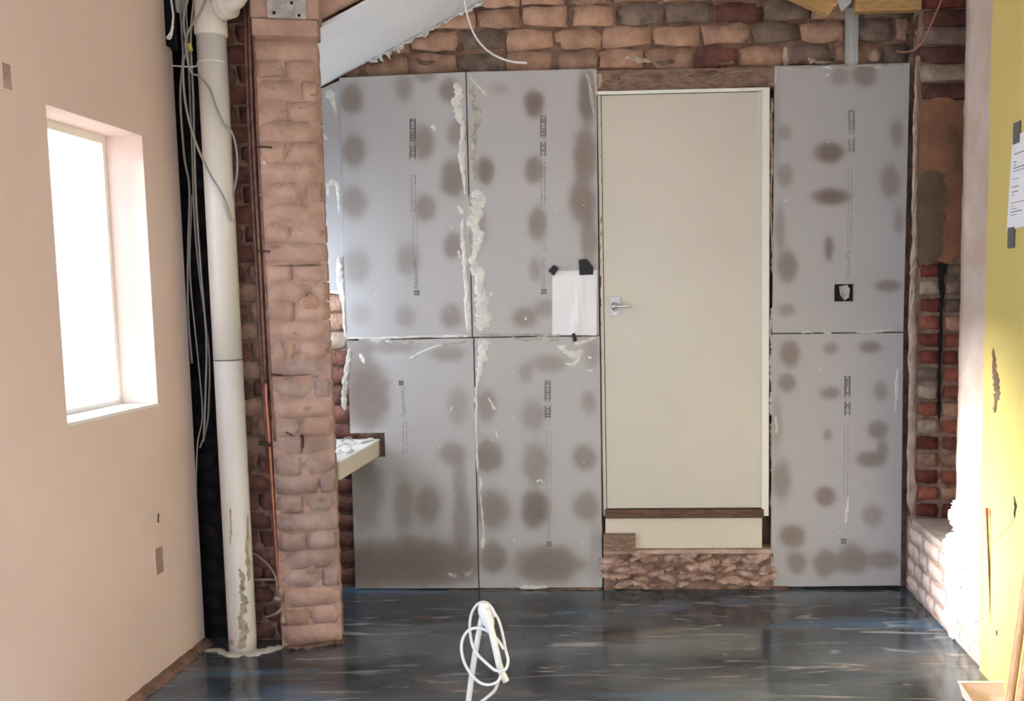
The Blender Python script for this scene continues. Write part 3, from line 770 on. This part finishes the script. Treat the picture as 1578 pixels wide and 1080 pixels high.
TD = sheet('lower middle grey plasterboard sheet with round damp spots beside the riser', ((731,521),(924,518),(928,905),(739,906)),
 [(752,705,22,25,.75),(750,625,15,24,.5),(760,785,24,30,.7),(760,860,20,24,.75),(822,640,19,24,.4),(825,715,19,33,.5),(825,785,20,28,.95),(845,870,50,28,.85),(900,705,18,20,.55),(903,780,20,22,.55),(908,620,11,18,.4),(845,560,28,13,.4),(810,575,12,15,.35),(912,545,12,24,.35),(918,850,10,50,.25)])
TE = sheet('upper right grey plasterboard sheet with a cut socket hole beside niche', ((1194,102),(1402,97),(1392,511),(1190,513)),
 [(1333,115,19,18,.65),(1295,118,15,14,.4),(1278,235,21,15,.95),(1281,303,25,12,.95),(1277,383,7,18,.75),(1210,205,10,12,.4),(1210,270,12,18,.45),(1213,410,15,24,.7),(1370,440,19,9,.65),(1212,478,13,11,.45),(1372,280,15,26,.5),(1385,340,8,20,.4),(1382,205,10,20,.45),(1202,350,8,34,.4),(1197,200,6,60,.25)])
TF = sheet('lower right grey plasterboard sheet standing on a black packing strip', ((1190,515),(1392,513),(1388,902),(1188,904)),
 [(1217,545,15,20,.7),(1280,537,12,9,.45),(1341,535,16,9,.65),(1213,590,13,14,.65),(1279,606,15,10,.55),(1357,603,11,14,.45),(1275,670,7,9,.45),(1353,662,15,14,.65),(1343,708,22,12,.7),(1360,692,9,14,.5),(1272,765,15,14,.8),(1345,795,15,17,.45),(1221,826,19,17,.75),(1228,867,15,17,.6),(1272,868,18,20,.65),(1313,862,24,22,.7),(1362,862,25,14,.55),(1205,740,14,32,.55),(1197,650,8,40,.3)])
# plaster smeared over the joints
sp(TA, [(700,128,8),(708,138,18),(704,158,18),(707,178,14),(714,196,9),(712,225,12),(711,248,12),(715,275,7),(717,300,4)], None, .006)
sp(TA, [(714,335,8),(712,365,8),(716,400,10),(718,430,10),(720,470,12),(722,514,10)], None, .006)
sp(TA, [(705,316,6),(710,322,10),(714,330,6)]); sp(TA, [(706,385,4),(708,392,6),(710,398,3)]); sp(TA, [(663,196,5),(668,194,7),(671,203,4)])
sp(TA, [(534,521,3),(580,521,4),(640,519,4),(700,518,5),(724,517,5)], None, .003)
sp(TA, [(522,395,8),(523,420,14),(526,445,12),(530,480,6),(532,518,5)], None, .006)
sp(TB, [(723,116,5),(733,128,6),(744,140,5),(749,148,2)], None, .005)
sp(TB, [(725,128,10),(729,155,12),(735,172,18),(737,186,12),(729,202,14),(731,215,12),(727,240,12),(731,262,8),(733,278,4)], M_plast2, .005)
sp(TB, [(733,290,20),(740,305,26),(735,318,26),(729,340,22),(736,366,24),(733,385,18),(728,402,16),(738,420,22),(740,446,18),(742,470,24),(746,490,26),(740,510,18)], None, .008, ragged=.45)
sp(TB, [(724,300,5),(723,340,8),(727,370,8),(725,405,7)], M_plast2, .005)
sp(TB, [(757,450,6),(758,456,8)]); sp(TB, [(810,488,4),(811,494,5)])
sp(TB, [(734,516,5),(790,516,4),(850,516,5),(905,514,4)], M_plast2, .004)
sp(TB, [(903,112,6),(908,124,8),(912,150,8),(915,178,5)], M_plast2, .004); sp(TB, [(900,112,4),(910,107,5),(918,110,6),(919,150,4)], M_plast2, .004)
sp(TC, [(552,523,4),(600,527,9),(640,528,6),(680,530,6),(722,526,5)], M_plast2, .005, ragged=.6)
sp(TC, [(630,553,4),(655,540,5),(685,530,5)], None, .004); sp(TC, [(590,528,3),(596,526,9),(606,530,3)]); sp(TC, [(554,545,5),(559,552,9),(562,560,5)])
sp(TC, [(540,536,10),(536,560,12),(532,590,12),(530,615,10),(532,632,8)], M_plast2, .006)
sp(TC, [(620,570,18),(640,580,28),(660,575,18)], M_plast2, .0006) if False else None
sp(TC, [(693,636,2),(696,630,3),(698,625,2)]); 
sp(TC, [(690,883,5),(700,888,8),(705,886,4)], M_plast2); sp(TC, [(716,886,8),(722,884,9),(728,880,5)], M_plast2)
sp(TD, [(737,522,8),(745,530,22),(744,550,22),(740,570,14),(734,600,6),(734,640,6),(735,680,4),(736,730,4)], None, .006, ragged=.5)
sp(TD, [(740,735,4),(742,745,7),(739,758,3)]); sp(TD, [(740,760,2),(743,790,4),(745,820,3),(744,836,8),(743,845,5)])
sp(TD, [(752,612,3),(758,622,4),(763,632,7)]); sp(TD, [(764,663,3),(767,675,4)])
sp(TD, [(788,519,3),(810,524,5),(840,521,8),(862,524,6)], M_plast2, .005, ragged=.6)
sp(TD, [(868,537,8),(876,545,12),(888,548,14),(897,538,8)], None, .006, ragged=.5); sp(TD, [(870,560,6),(884,562,8),(894,552,5)], None, .006); sp(TD, [(885,530,6),(900,526,6),(918,520,4)], None, .004)
sp(TD, [(858,532,5),(866,536,10),(872,532,6)]); sp(TD, [(903,572,4),(915,570,4)]); sp(TD, [(905,550,3),(912,552,6)]); sp(TD, [(904,602,2),(911,594,3)])
sp(TD, [(826,742,3),(832,740,4),(838,743,2)]); 
sp(TE, [(1197,106,5),(1230,104,5),(1280,101,4),(1330,101,5),(1360,100,5),(1396,99,3)], M_plast2, .004)
sp(TE, [(1216,104,6),(1219,108,4)]); sp(TE, [(1262,102,5),(1276,103,6),(1282,107,4)]); sp(TE, [(1348,103,8),(1358,103,5)]); sp(TE, [(1272,117,4),(1280,113,5)])
sp(TE, [(1196,104,8),(1198,112,8),(1196,125,5),(1194,140,3)], M_plast2, .006)
sp(TE, [(1235,513,2),(1245,511,4),(1252,513,2)]); sp(TE, [(1268,512,3),(1282,514,5)]); sp(TE, [(1318,512,2),(1340,512,4),(1358,510,4),(1376,508,2)])
sp(TF, [(1384,566,6),(1382,590,7),(1381,620,6),(1380,638,3)]); sp(TF, [(1308,764,4),(1305,785,6),(1303,808,4)], None, .003); sp(TF, [(1286,818,2),(1300,824,3)]); sp(TF, [(1195,640,3),(1197,660,5),(1196,668,3)])
flecks(TA, 12, 560, 700, 200, 500, seed=1); flecks(TB, 14, 745, 900, 160, 510, seed=2); flecks(TC, 14, 610, 725, 530, 800, seed=3); flecks(TD, 16, 745, 915, 530, 850, seed=4); flecks(TE, 6, 1205, 1380, 160, 480, seed=5); flecks(TF, 6, 1205, 1380, 540, 850, seed=6)
# printing
code_block(TA, 636, 183, 245, 1); small_lines(TA, 637, 270, 325, 11, M_ink); small_lines(TA, 640, 332, 394, 12); word(TA, 'NaturalPly', 641, 398, 444); square(TA, 642, 451)
code_block(TB, 837, 178, 241, 2); small_lines(TB, 837, 250, 318, 21, M_ink); small_lines(TB, 838, 328, 388, 22); word(TB, 'NaturalPly', 838, 396, 442, M_inkfaint); square(TB, 838, 449)
square(TC, 618, 590, 7); word(TC, 'NaturalPly', 621, 597, 642, M_inkfaint, down=True); small_lines(TC, 624, 648, 700, 31); small_lines(TC, 626, 784, 806, 32)
code_block(TD, 844, 586, 645, 4); small_lines(TD, 846, 664, 720, 41); small_lines(TD, 846, 724, 785, 42); word(TD, 'NaturalPly', 846, 790, 830, M_inkfaint); square(TD, 846, 838)
code_block(TE, 1312, 170, 235, 5, m=M_inkfaint); small_lines(TE, 1310, 262, 330, 51); word(TE, 'NaturalPly', 1308, 385, 428, M_inkfaint); small_lines(TE, 1309, 335, 380, 52)
code_block(TF, 1306, 579, 640, 6); small_lines(TF, 1304, 656, 720, 61); small_lines(TF, 1303, 725, 765, 62); square(TF, 1300, 834)
# cut socket hole in the right sheet: raised cut edge, dark back, torn paper flap
p = onY(1300,451,YB); hw, hh = .043, .04
f = bmesh.new(); e = .006
box(f, p.x-hw-e, p.x-hw, YB-.002, YB+.002, p.z-hh-e, p.z+hh+e); box(f, p.x+hw, p.x+hw+e, YB-.002, YB+.002, p.z-hh-e, p.z+hh+e); box(f, p.x-hw, p.x+hw, YB-.002, YB+.002, p.z+hh, p.z+hh+e); box(f, p.x-hw, p.x+hw, YB-.002, YB+.002, p.z-hh-e, p.z-hh)
ch('socket_hole_edge', f, M_plast2, TE)
ch('socket_hole', bx(p.x-hw, p.x+hw, YB-.0008, YB+.001, p.z-hh, p.z+hh), M_nearblack, TE)
bm = prism(bmesh.new(), [p+Vector((-.022,-.003,.030)), p+Vector((.014,-.008,.036)), p+Vector((.026,-.012,.018)), p+Vector((.022,-.014,-.022)), p+Vector((.002,-.010,-.036)), p+Vector((-.016,-.004,-.012))], (0,.002,0)); ch('torn_flap', bm, M_plast2, TE)

# ------------------------------------------------------------------ paper on the sheet
pp = thing('paper_sheet', 'creased white paper taped to the board left of the door', 'paper', onY(886,516,4.305))
bm = bmesh.new(); q = ((851,418),(920,416),(919,517),(851,516)); g = []; n = 12
for i in range(n+1):
    col = []
    for k in range(n+1):
        s, t = i/n, k/n; u = (q[0][0]*(1-s)+q[1][0]*s)*(1-t)+(q[3][0]*(1-s)+q[2][0]*s)*t; v = (q[0][1]*(1-s)+q[1][1]*s)*(1-t)+(q[3][1]*(1-s)+q[2][1]*s)*t
        fold = .010*max(0, 1-abs(s-(.62+.12*(.5-t)*(1 if t < .5 else 2)))/.13)*(.3+t*.5)
        h = .003+fold+.0025*noise.noise(Vector((s*4,t*4,1)))
        col.append(bm.verts.new(onY(u,v,YB-h)))
    g.append(col)
for i in range(n):
    for k in range(n): bm.faces.new((g[i][k], g[i+1][k], g[i+1][k+1], g[i][k+1]))
ch('page', bm, M_paper, pp)
for poly in (((845,417),(853,408),(861,413),(853,425)), ((892,400),(904,399),(914,411),(914,423),(893,424)), ((881,514),(886,513),(889,525),(884,527))):
    bm = prism(bmesh.new(), [onY(u,v,YB-.0135) for u,v in poly], (0,.0125 if True else 0,0)); 
    for v in bm.verts:
        if v.co.y > YB-.005: v.co.y = YB-.0008
    ch('black_tape', bm, M_tape, pp)

# ------------------------------------------------------------------ notice on the yellow wall
nt_ = thing('notice_sheet', 'printed white notice taped to the yellow wall at right edge', 'notice', onX(1570,355,XR-.008))
def pX(u, v, h=0.0): return onX(u, v, XR-.006-h)
yt, ytb = pX(1562,212).y, pX(1553,356).y; zt, zb = pX(1562,212).z, pX(1553,356).z
bm = prism(bmesh.new(), [Vector((XR-.010,yt,zt)), Vector((XR-.010,yt-.21,zt+.01)), Vector((XR-.010,ytb-.21,zb+.01)), Vector((XR-.010,ytb,zb))], (.0015,0,0)); ch('page', bm, M_paper, nt_)
for (yy, zz) in ((yt-.03, zt+.015),(ytb-.035, zb-.02),(yt-.19,zt+.02),(ytb-.19,zb-.01)):
    ch('grey_tape', bx(XR-.012, XR-.0062, yy-.03, yy+.022, zz-.04, zz+.03), M_tapegrey, nt_)
bm = bmesh.new(); rn = random.Random(5); k = 0
zz = zt-.06
while zz > zb+.03:
    y0 = yt-.025-(zt-zz)/(zt-zb)*(yt-ytb); l = rn.choice((.02,.05,.09,.12)); hgt = rn.choice((.002,.003))
    box(bm, XR-.0108, XR-.0098, y0-l, y0, zz, zz+hgt); zz -= rn.choice((.010,.016,.026))
ch('printed_lines', bm, M_ink, nt_)

# ------------------------------------------------------------------ soil pipe
YP = 3.552; pc = onY(345,500,YP); px = onY(366,1005,3.50).x
pipe = thing('soil_pipe', 'fat white vertical soil pipe with a stained foot left of pier', 'pipe', (px, YP, 0))
rp = .0545
PT = onY(322,200,YP).x; 
bm = lathe(bmesh.new(), [(rp,.0),(rp,.05),(rp,1.188)], (px,YP,0), n=36); ch('lower_pipe', bm, M_pvc, pipe, smooth=True)
bm = lathe(bmesh.new(), [(rp-.002,1.188),(rp-.002,1.192)], (px,YP,0), n=36); ch('seal', bm, M_black, pipe)
bm = lathe(bmesh.new(), [(rp,1.192),(rp,2.46)], (px,YP,0), n=36); ch('upper_pipe', bm, M_pvc, pipe, smooth=True)
bm = lathe(bmesh.new(), [(rp+.002,2.44),(rp+.006,2.45),(rp+.006,2.50),(rp+.001,2.515),(rp+.002,ZC-.002)], (px,YP,0), n=36); ch('branch_fitting', bm, M_pvc, pipe, smooth=True)
b0 = Vector((px, YP, 2.56))
ch('branch_arm', tb([b0+Vector((.0,-.01,-.02)), b0+Vector((.05,-.03,-.02)), b0+Vector((.085,-.045,-.015))], .047, n=24), M_pvc, pipe, smooth=True)
ch('branch_elbow', tb([b0+Vector((.08,-.043,-.017)), b0+Vector((.125,-.06,-.004)), b0+Vector((.150,-.06,.035)), b0+Vector((.155,-.055,.10)), b0+Vector((.155,-.055,.38))], .036, n=24), M_pvc, pipe, smooth=True)
ch('branch_socket', tb([b0+Vector((.062,-.034,-.019)), b0+Vector((.098,-.050,-.015))], .052, n=24), M_pvc, pipe, smooth=True)
def on_pipe(u, v, h):
    p = onY(u, v, YP-.045); dx = max(-rp*.98, min(rp*.98, p.x-px)); f = (rp+h)/rp
    return Vector((px+dx*f, YP-math.sqrt(rp*rp-dx*dx)*f, p.z))
for pts in ([(369,875,3),(374,892,6),(372,912,7),(377,930,9),(372,950,10),(376,975,13),(372,1000,14)], [(356,780,2),(358,815,4),(356,840,2)], [(362,985,10),(350,995,12),(352,1004,14)], [(377,790,3),(378,860,4),(380,900,3)]):
    _sd[0] += 1; bm = smear_bm(bmesh.new(), pts, on_pipe, .0015, _sd[0], 6, .6)
    for v in bm.verts: v.co -= pipe.location
    obj('dried_mortar', bm, M_grub, pipe)
bm = tb([(px-.16,YP+.0,2.335),(px-.09,YP-.03,2.322),(px-.055,YP-.02,2.326),(px-.03,YP-.05,2.334),(px+.02,YP-.056,2.338),(px+.052,YP-.02,2.34)], .0025, n=6)
tie = obj('tie_wire', bm, M_cablewhite); tag(tie, 'thin white tie wire looped around the upper soil pipe', 'wire')
o = obj('floor_debris', smear_bm(bmesh.new(), [(312,1003,4),(335,1002,8),(350,1008,10),(390,1006,10),(415,1001,9),(438,995,5)], lambda u,v,h: onZ(u,v,.0005+h), .006, 5), M_debris); tag(o, 'pale dusty plaster residue on floor around the soil pipe foot', 'debris', kind='stuff')

# cables beside the pipe
def cable(name, pts, r, m, label, cat='cable', group=None, depth=3.56, n=6):
    P = [onY(q[0], q[1], q[2] if len(q) > 2 else depth) for q in pts]
    o = obj(name, tb(P, r, n=n, seg=7), m, None, True); return tag(o, label, cat, group or {'electric_cable':'grey cables beside the soil pipe','ceiling_cable':'loose cable ends at the top'}.get(name))
cable('electric_cable', [(292,-12,3.5),(283,30,3.5),(288,75,3.5),(282,100,3.5),(286,160,3.5),(300,215,3.49),(322,265,3.478),(345,305,3.49),(357,340,3.52)], .0042, M_cablegrey, 'grey cable crossing diagonally over the front of the soil pipe')
cable('electric_cable', [(320,-12,3.46),(308,20,3.465),(292,45,3.48),(286,70,3.49),(294,110,3.49),(306,117,3.485),(322,135,3.48),(333,165,3.485),(345,190,3.50),(358,205,3.53),(365,235,3.55),(365,270,3.55),(358,310,3.55),(360,345,3.55)], .0042, M_cablegrey, 'grey cable bulging out to the right of the soil pipe')
cable('electric_cable', [(300,-12,3.52),(294,60,3.52),(298,150,3.55),(302,300,3.56),(310,420,3.57),(318,520,3.58),(317,600,3.58),(314,680,3.58)], .0042, M_cablegrey, 'grey cable running straight down tight behind soil pipe edge')
cable('electric_cable', [(276,-12,3.58),(281,60,3.58),(282,90,3.58),(278,150,3.58),(284,240,3.6),(292,290,3.6),(290,380,3.6),(290,480,3.62),(296,560,3.62)], .0042, M_cablegrey, 'grey cable hanging along the edge of the pink wall')
cable('electric_cable', [(286,-12,3.57),(290,80,3.57),(295,200,3.57),(300,340,3.58),(308,430,3.59),(322,540,3.6),(322,620,3.6),(318,660,3.6),(308,690,3.6)], .0035, M_cablegrey, 'thin grey cable sagging into a loop low beside pipe')
cable('electric_cable', [(296,300,3.60),(293,420,3.60),(306,560,3.6),(312,640,3.6),(304,690,3.6),(302,800,3.62),(304,900,3.62)], .003, M_cablegrey, 'thinnest dark grey cable reaching lowest between pink wall and pipe')
cable('cable_tie', [(262,-10,3.52),(266,15,3.52),(267,28,3.52),(264,48,3.52),(258,58,3.52),(263,58,3.52),(267,40,3.52)], .0038, M_cablewhite, 'white looped cable end hanging at top beside pink wall', 'cable')
o = obj('junction_box', bx(onY(249,60,3.66).x, onY(284,60,3.66).x, 3.60, 3.70, onY(266,84,3.66).z, 2.72, .006), M_black); tag(o, 'black box fixed high behind the cables', 'box')
bm = lathe(bmesh.new(), [(.02,0),(.022,.03),(.022,.22)], onY(279,20,3.62), n=16); o = obj('conduit_stub', bm, M_pvcdirty, None, True); tag(o, 'short grey pipe stub at the top behind cables', 'pipe')
o = obj('cable_sleeve', tb([onY(291,68,3.505), onY(294,78,3.505)], .009, n=10), mat('yellow_tape', (186,170,84), None)); tag(o, 'yellow tape wrapped round the cables beside soil pipe', 'tape')

# copper pipes in the corner of the pier
def cpipe(pts, r, m, label):
    o = obj('copper_pipe', tb([onY(*q) for q in pts], r, n=10, seg=5), m, None, True); return tag(o, label, 'pipe', 'thin pipes in the pier corner')
cp = thing('copper_pipe', 'copper pipe in the corner, bright below, ending at a small valve', 'pipe', onY(437,985,3.60), 'thin pipes in the pier corner')
ch('tarnished_length', tb([onY(*q) for q in ((383,-10,3.60),(390,200,3.60),(402,420,3.60),(410,590,3.60))], .0075, n=10, seg=5), M_copperdk, cp, 'dark tarnished upper length', True)
ch('bright_length', tb([onY(*q) for q in ((410,590,3.60),(411,620,3.60),(417,700,3.60),(427,860,3.60),(433,930,3.60),(437,985,3.60))], .0075, n=10, seg=5), M_copper, cp, None, True)
cpipe([(377,-10,3.615),(384,200,3.615),(396,420,3.615),(406,600,3.615),(413,700,3.615)], .0075, M_copperdk, 'tarnished thin pipe running left of the bright copper pipe')
cpipe([(389,-10,3.585),(397,200,3.585),(409,430,3.585),(418,600,3.585),(424,680,3.585)], .006, M_copperdk, 'tarnished thin pipe clipped against the pier arris')
for i,(u,v,d_) in enumerate(((406,227,14),(405,387,12),(426,577,10))):
    o = obj('pipe_nail', tb([on_pier(u-8,v,.004), on_pier(u,v,.012), on_pier(u+d_,v+1,.010)], .004, n=6), M_rust)
    tag(o, ('rusty nail near the top of the pier beside pipes','rusty nail halfway up the pier beside pipes','rusty nail in the lower half of the pier beside pipes')[i], 'nail', 'rusty nails on the pier')
o = obj('pipe_hook', tb([on_pier(462,672,.004), on_pier(468,672,.012), on_pier(467,690,.010)], .003, n=6), M_rust); tag(o, 'small rusty hook in a hole on the pier face', 'hook')
bm = tb([onY(400,683,3.6), onY(408,684,3.59), onY(418,686,3.59), onY(424,684,3.60)], .008, n=8); o = obj('pipe_clip', bm, M_rust, None, True); tag(o, 'dark iron bracket holding the copper pipe to the brick', 'bracket')
va = thing('drain_valve', 'tarnished tap valve low on the copper pipe', 'valve', onY(434,940,3.585))
ch('valve_body', tb([onY(432,905,3.588), onY(434,920,3.585), onY(436,950,3.585), onY(438,960,3.585)], lambda f: .011+.004*math.sin(f*9), n=12), M_brass, va, smooth=True)
ch('valve_nut', tb([onY(424,922,3.58), onY(434,924,3.578)], .012, n=6), M_brass, va)
ch('valve_lever', tb([onY(435,938,3.575), onY(424,946,3.57), onY(409,951,3.57)], lambda f: .008-.005*f, n=8, flat=.5), M_brass, va, smooth=True)
o = obj('cross_pipe', tb([onY(372,893,3.62), onY(405,893,3.61), onY(434,892,3.60)], .0065, n=8), M_brass, None, True); tag(o, 'short horizontal pipe from behind soil pipe to the corner', 'pipe')
cable('flexible_tail', [(384,849,3.61),(402,860,3.6),(418,876,3.59),(426,895,3.585),(427,920,3.58)], .0035, M_brass, 'thin curved tube arching down into the drain valve', 'tube')

# ------------------------------------------------------------------ ledge in the alcove
XE = -1.249
lg = thing('wall_ledge', 'cream box ledge jutting from the notched board behind the pier', 'ledge', (XE-.1, 4.0, .665))
lz0, lz1 = .665, .738
ch('ledge_front', bx(XE-.012, XE, 3.735, 4.33, lz0, lz1, .001), M_riser, lg)
ch('ledge_end', bx(XE-.22, XE-.012, 3.735, 3.75, lz0, lz1-.008, .001), M_wood, lg, 'bare timber end')
ch('ledge_top', bx(XE-.30, XE+.004, 3.73, 4.33, lz1, lz1+.008, .001), M_white, lg, 'white top')
def onL(u, v, h=0.0): return onZ(u, v, lz1+.008+h)
o = obj('cable_loop', tb([onL(512,694,.02), onL(522,688,.035), onL(532,684,.03), onL(541,691,.008), onL(536,697,.004), onL(526,692,.012), onL(520,698,.004)], .005, n=8), M_cablewhite, None, True); tag(o, 'white plastic loop lying on the cream ledge', 'cable')
o = obj('cable_loop', tb([onL(527,680,.006), onL(531,676,.03), onL(540,674,.03), onL(543,679,.008)], .004, n=8), M_cablegrey, None, True); tag(o, 'grey bent hoop standing at the back of the ledge', 'cable')
o = obj('plaster_offcut', bx(-.055,.055,-.012,.012,0,.012,.004), M_white); a, b = onL(552,684), onL(574,678); o.location = (a+b)/2; o.rotation_euler.z = math.atan2(b.y-a.y,b.x-a.x); tag(o, 'small white offcut lying along the cream ledge', 'offcut')

# ------------------------------------------------------------------ top: stud, timbers, loose cables
st = thing('metal_stud', 'galvanised steel stud rising above the right plasterboard sheet', 'metal stud', onY(1311,97,4.325))
xa, xb = onY(1302,60,4.318).x, onY(1321,60,4.318).x; zt = onY(1311,12,4.318).z; z0 = onY(1311,99,4.318).z
ch('stud_web', bx(xa, xb, 4.318, 4.320, z0, zt), M_steel, st); ch('stud_flange', bx(xa, xa+.002, 4.300, 4.320, z0, zt), M_steel, st); ch('stud_flange', bx(xb-.002, xb, 4.300, 4.320, z0, zt), M_steel, st); ch('stud_rib', bx(xb-.018, xb-.013, 4.312, 4.320, z0, zt), M_steel, st)
xw, xe, zb = onY(1316,20,4.24).x, XR, onY(1370,19,4.24).z
o = obj('ceiling_joist', bx(xw, xe, 4.215, 4.26, zb, zb+.16, .003), M_wood); tag(o, 'horizontal timber beam at the top right above steel stud', 'timber beam')
a = onY(1277,23,4.20); b = onY(1200,-12,4.20); dv = (b-a); dv.y = 0; L_ = dv.length; dv.normalize(); nv = Vector((-dv.z,0,dv.x)); nv = nv if nv.z > 0 else -nv
bm = prism(bmesh.new(), [a, a+dv*L_*1.6, a+dv*L_*1.6+nv*.10, a+nv*.10+Vector((.035,0,0))], (0,.045,0)); 
o = obj('sloping_rafter', bm, M_wood); tag(o, 'sloping yellow rafter end at the top above the door corner', 'timber rafter')
bm = prism(bmesh.new(), [onY(1297,18,4.19), onY(1312,4,4.19), onY(1314,-14,4.19), onY(1284,-14,4.19)], (0,.003,0)); o = obj('joist_bracket', bm, M_steel); tag(o, 'grey metal bracket between rafter and timber beam', 'bracket')
cable('ceiling_cable', [(712,-22,4.2),(716,0,4.2),(722,30,4.2),(735,60,4.2),(757,82,4.2),(785,94,4.2),(812,97,4.2)], .0045, M_cablewhite, 'white cable end curving across the brickwork above the boards', depth=4.2)
cable('ceiling_cable', [(1456,-15,4.1),(1447,10,4.1),(1436,35,4.12),(1426,58,4.16),(1414,73,4.22),(1398,80,4.28),(1382,79,4.32)], .004, M_cablepink, 'pinkish thin cable bending down at the top right corner')

# ------------------------------------------------------------------ right foreground
rod = thing('steel_rod', 'thin steel rod with a red tip leaning on the bright wall', 'rod', onZ(1531,1051))
ra, rb = onZ(1531,1049,.004), onX(1521,792,XR-.018)
ch('shaft', tb([ra, (ra+rb)/2, rb], .0038, n=8), M_rust, rod, smooth=True)
dd = (rb-ra).normalized(); ch('red_tip', tb([rb-dd*.004, rb+dd*.022], .0055, n=8), M_redtip, rod, smooth=True)
o = obj('hanging_cord', tb([pX(1564,798,.002), pX(1550,814,.006), pX(1536,826,.010), onX(1524,834,XR-.02)], .0012, n=6), M_cablegrey, None, True); tag(o, 'hair-thin cord from the wall slit to the steel rod', 'cord')
def broom(u0, v0, Ya, u1, Yb, label, r=.0135):
    top = onY(u0, v0, Ya); base = onY(u1, 1080, Yb); dv = (base-top); k = (top.z-.012)/(top.z-base.z); foot = top+dv*k
    t = thing('wooden_pole', label, 'pole', foot, 'wooden poles at the bottom right')
    ch('shaft', tb([foot-Vector((0,0,.0)), (foot+top)/2, top], r, n=12), M_pole, t, smooth=True)
    ch('end_cap', tb([top-(top-foot).normalized()*.0, top+(top-foot).normalized()*.012], lambda f: r*(1-.5*f), n=12), M_pole, t, smooth=True)
broom(1596,800,2.98,1556,2.86,'left wooden broom pole leaning at the bottom right corner')
broom(1606,850,2.96,1572,2.84,'right wooden broom pole half out of frame at bottom right', .012)
tr = thing('dust_tray', 'dusty pale open tray on floor at the bottom right', 'tray', onZ(1516,1100))
c0 = onY(1479,1053,3.12); c1 = onY(1558,1053,3.12); zt = c0.z; yb_ = 3.12; y0_ = 2.92
bm = bmesh.new()
prism(bm, [Vector((c0.x+.012,yb_,0.002)), Vector((c1.x-.012,yb_,.002)), Vector((c1.x,yb_+.01,zt)), Vector((c0.x,yb_+.01,zt))], (0,.004,0))
ch('tray_back', bm, M_dirtpink, tr)
ch('tray_floor', bx(c0.x+.012, c1.x-.012, y0_, yb_+.002, .001, .005), M_dirtpink, tr)
for x, s in ((c0.x,1),(c1.x,-1)):
    bm = prism(bmesh.new(), [Vector((x+s*.012,y0_,.002)), Vector((x+s*.012,yb_,.002)), Vector((x,yb_+.01,zt)), Vector((x+s*.006,y0_,zt*.45))], (s*.004,0,0)); ch('tray_side', bm, M_dirtpink, tr)
ch('tray_rim', tb([Vector((c0.x-.002,yb_+.012,zt)), Vector(((c0.x+c1.x)/2,yb_+.012,zt)), Vector((c1.x+.002,yb_+.012,zt))], .004, n=8), M_white, tr)

# ------------------------------------------------------------------ cables stubbed up from the floor in front
YC = 2.90
cs = thing('cable_stub', 'white conduit ends and coiled flex sticking up from the floor', 'cable', (onY(722,1080,YC).x, YC, 0))
def W(u, v, dy=0.0): return onY(u, v, YC+dy)
base = W(722,1080); 
ch('conduit', tb([Vector((base.x-.012,YC+.005,0.0)), W(722,1080), W(730,1020), W(738,975), W(744,945,-.004)], .0098, n=12), M_cablewhite, cs, smooth=True)
ch('conduit', tb([W(748,938,-.02), W(755,962,-.03), W(764,1000,-.038), W(771,1030,-.042), W(780,1050,-.045)], .0115, n=12), M_cablewhite, cs, smooth=True)
dd = (W(780,1050,-.045)-W(771,1030,-.042)).normalized()
ch('conduit_bore', tb([W(780,1050,-.045), W(780,1050,-.045)+dd*.0012], .008, n=12), M_tapegrey, cs)
ch('taped_joint', tb([W(747,928,-.01), W(746,938,-.012), W(750,950,-.015), W(754,962,-.018), W(757,972,-.02)], lambda f: .004+.018*math.sin(math.pi*min(1,.12+f*.88))**.6, n=14), M_cablewhite, cs, smooth=True)
ch('flex', tb([W(764,950,-.02), W(758,937,-.015), W(748,928,.0), W(736,931,.012), W(727,945,.015), W(724,965,.012), W(727,990,-.006), W(736,1008,-.02), W(750,1022,-.055), W(764,1033,-.066), W(778,1032,-.07), W(783,1018,-.06), W(779,1000,-.03), W(774,975,.0), W(768,955,.01), W(758,938,.012)], .0048, n=10), M_cablewhite, cs, smooth=True)
ch('flex', tb([W(776,1000,-.045), W(770,990,-.03), W(757,976,-.022), W(740,968,-.02), W(724,970,-.02), W(714,982,-.018), W(711,1000,-.02), W(716,1022,-.024), W(727,1040,-.03), W(740,1052,-.058), W(754,1055,-.066), W(767,1050,-.068), W(772,1040,-.066)], .0048, n=10), M_cablewhite, cs, smooth=True)
ch('flex', tb([W(768,1050,-.04), W(762,1064,-.03), W(750,1075,-.015), W(738,1085,.0), Vector((W(726,1100).x, YC+.01, W(726,1100).z)), Vector((W(726,1120).x, YC+.01, 0.0))], .0055, n=10), M_cablewhite, cs, smooth=True)
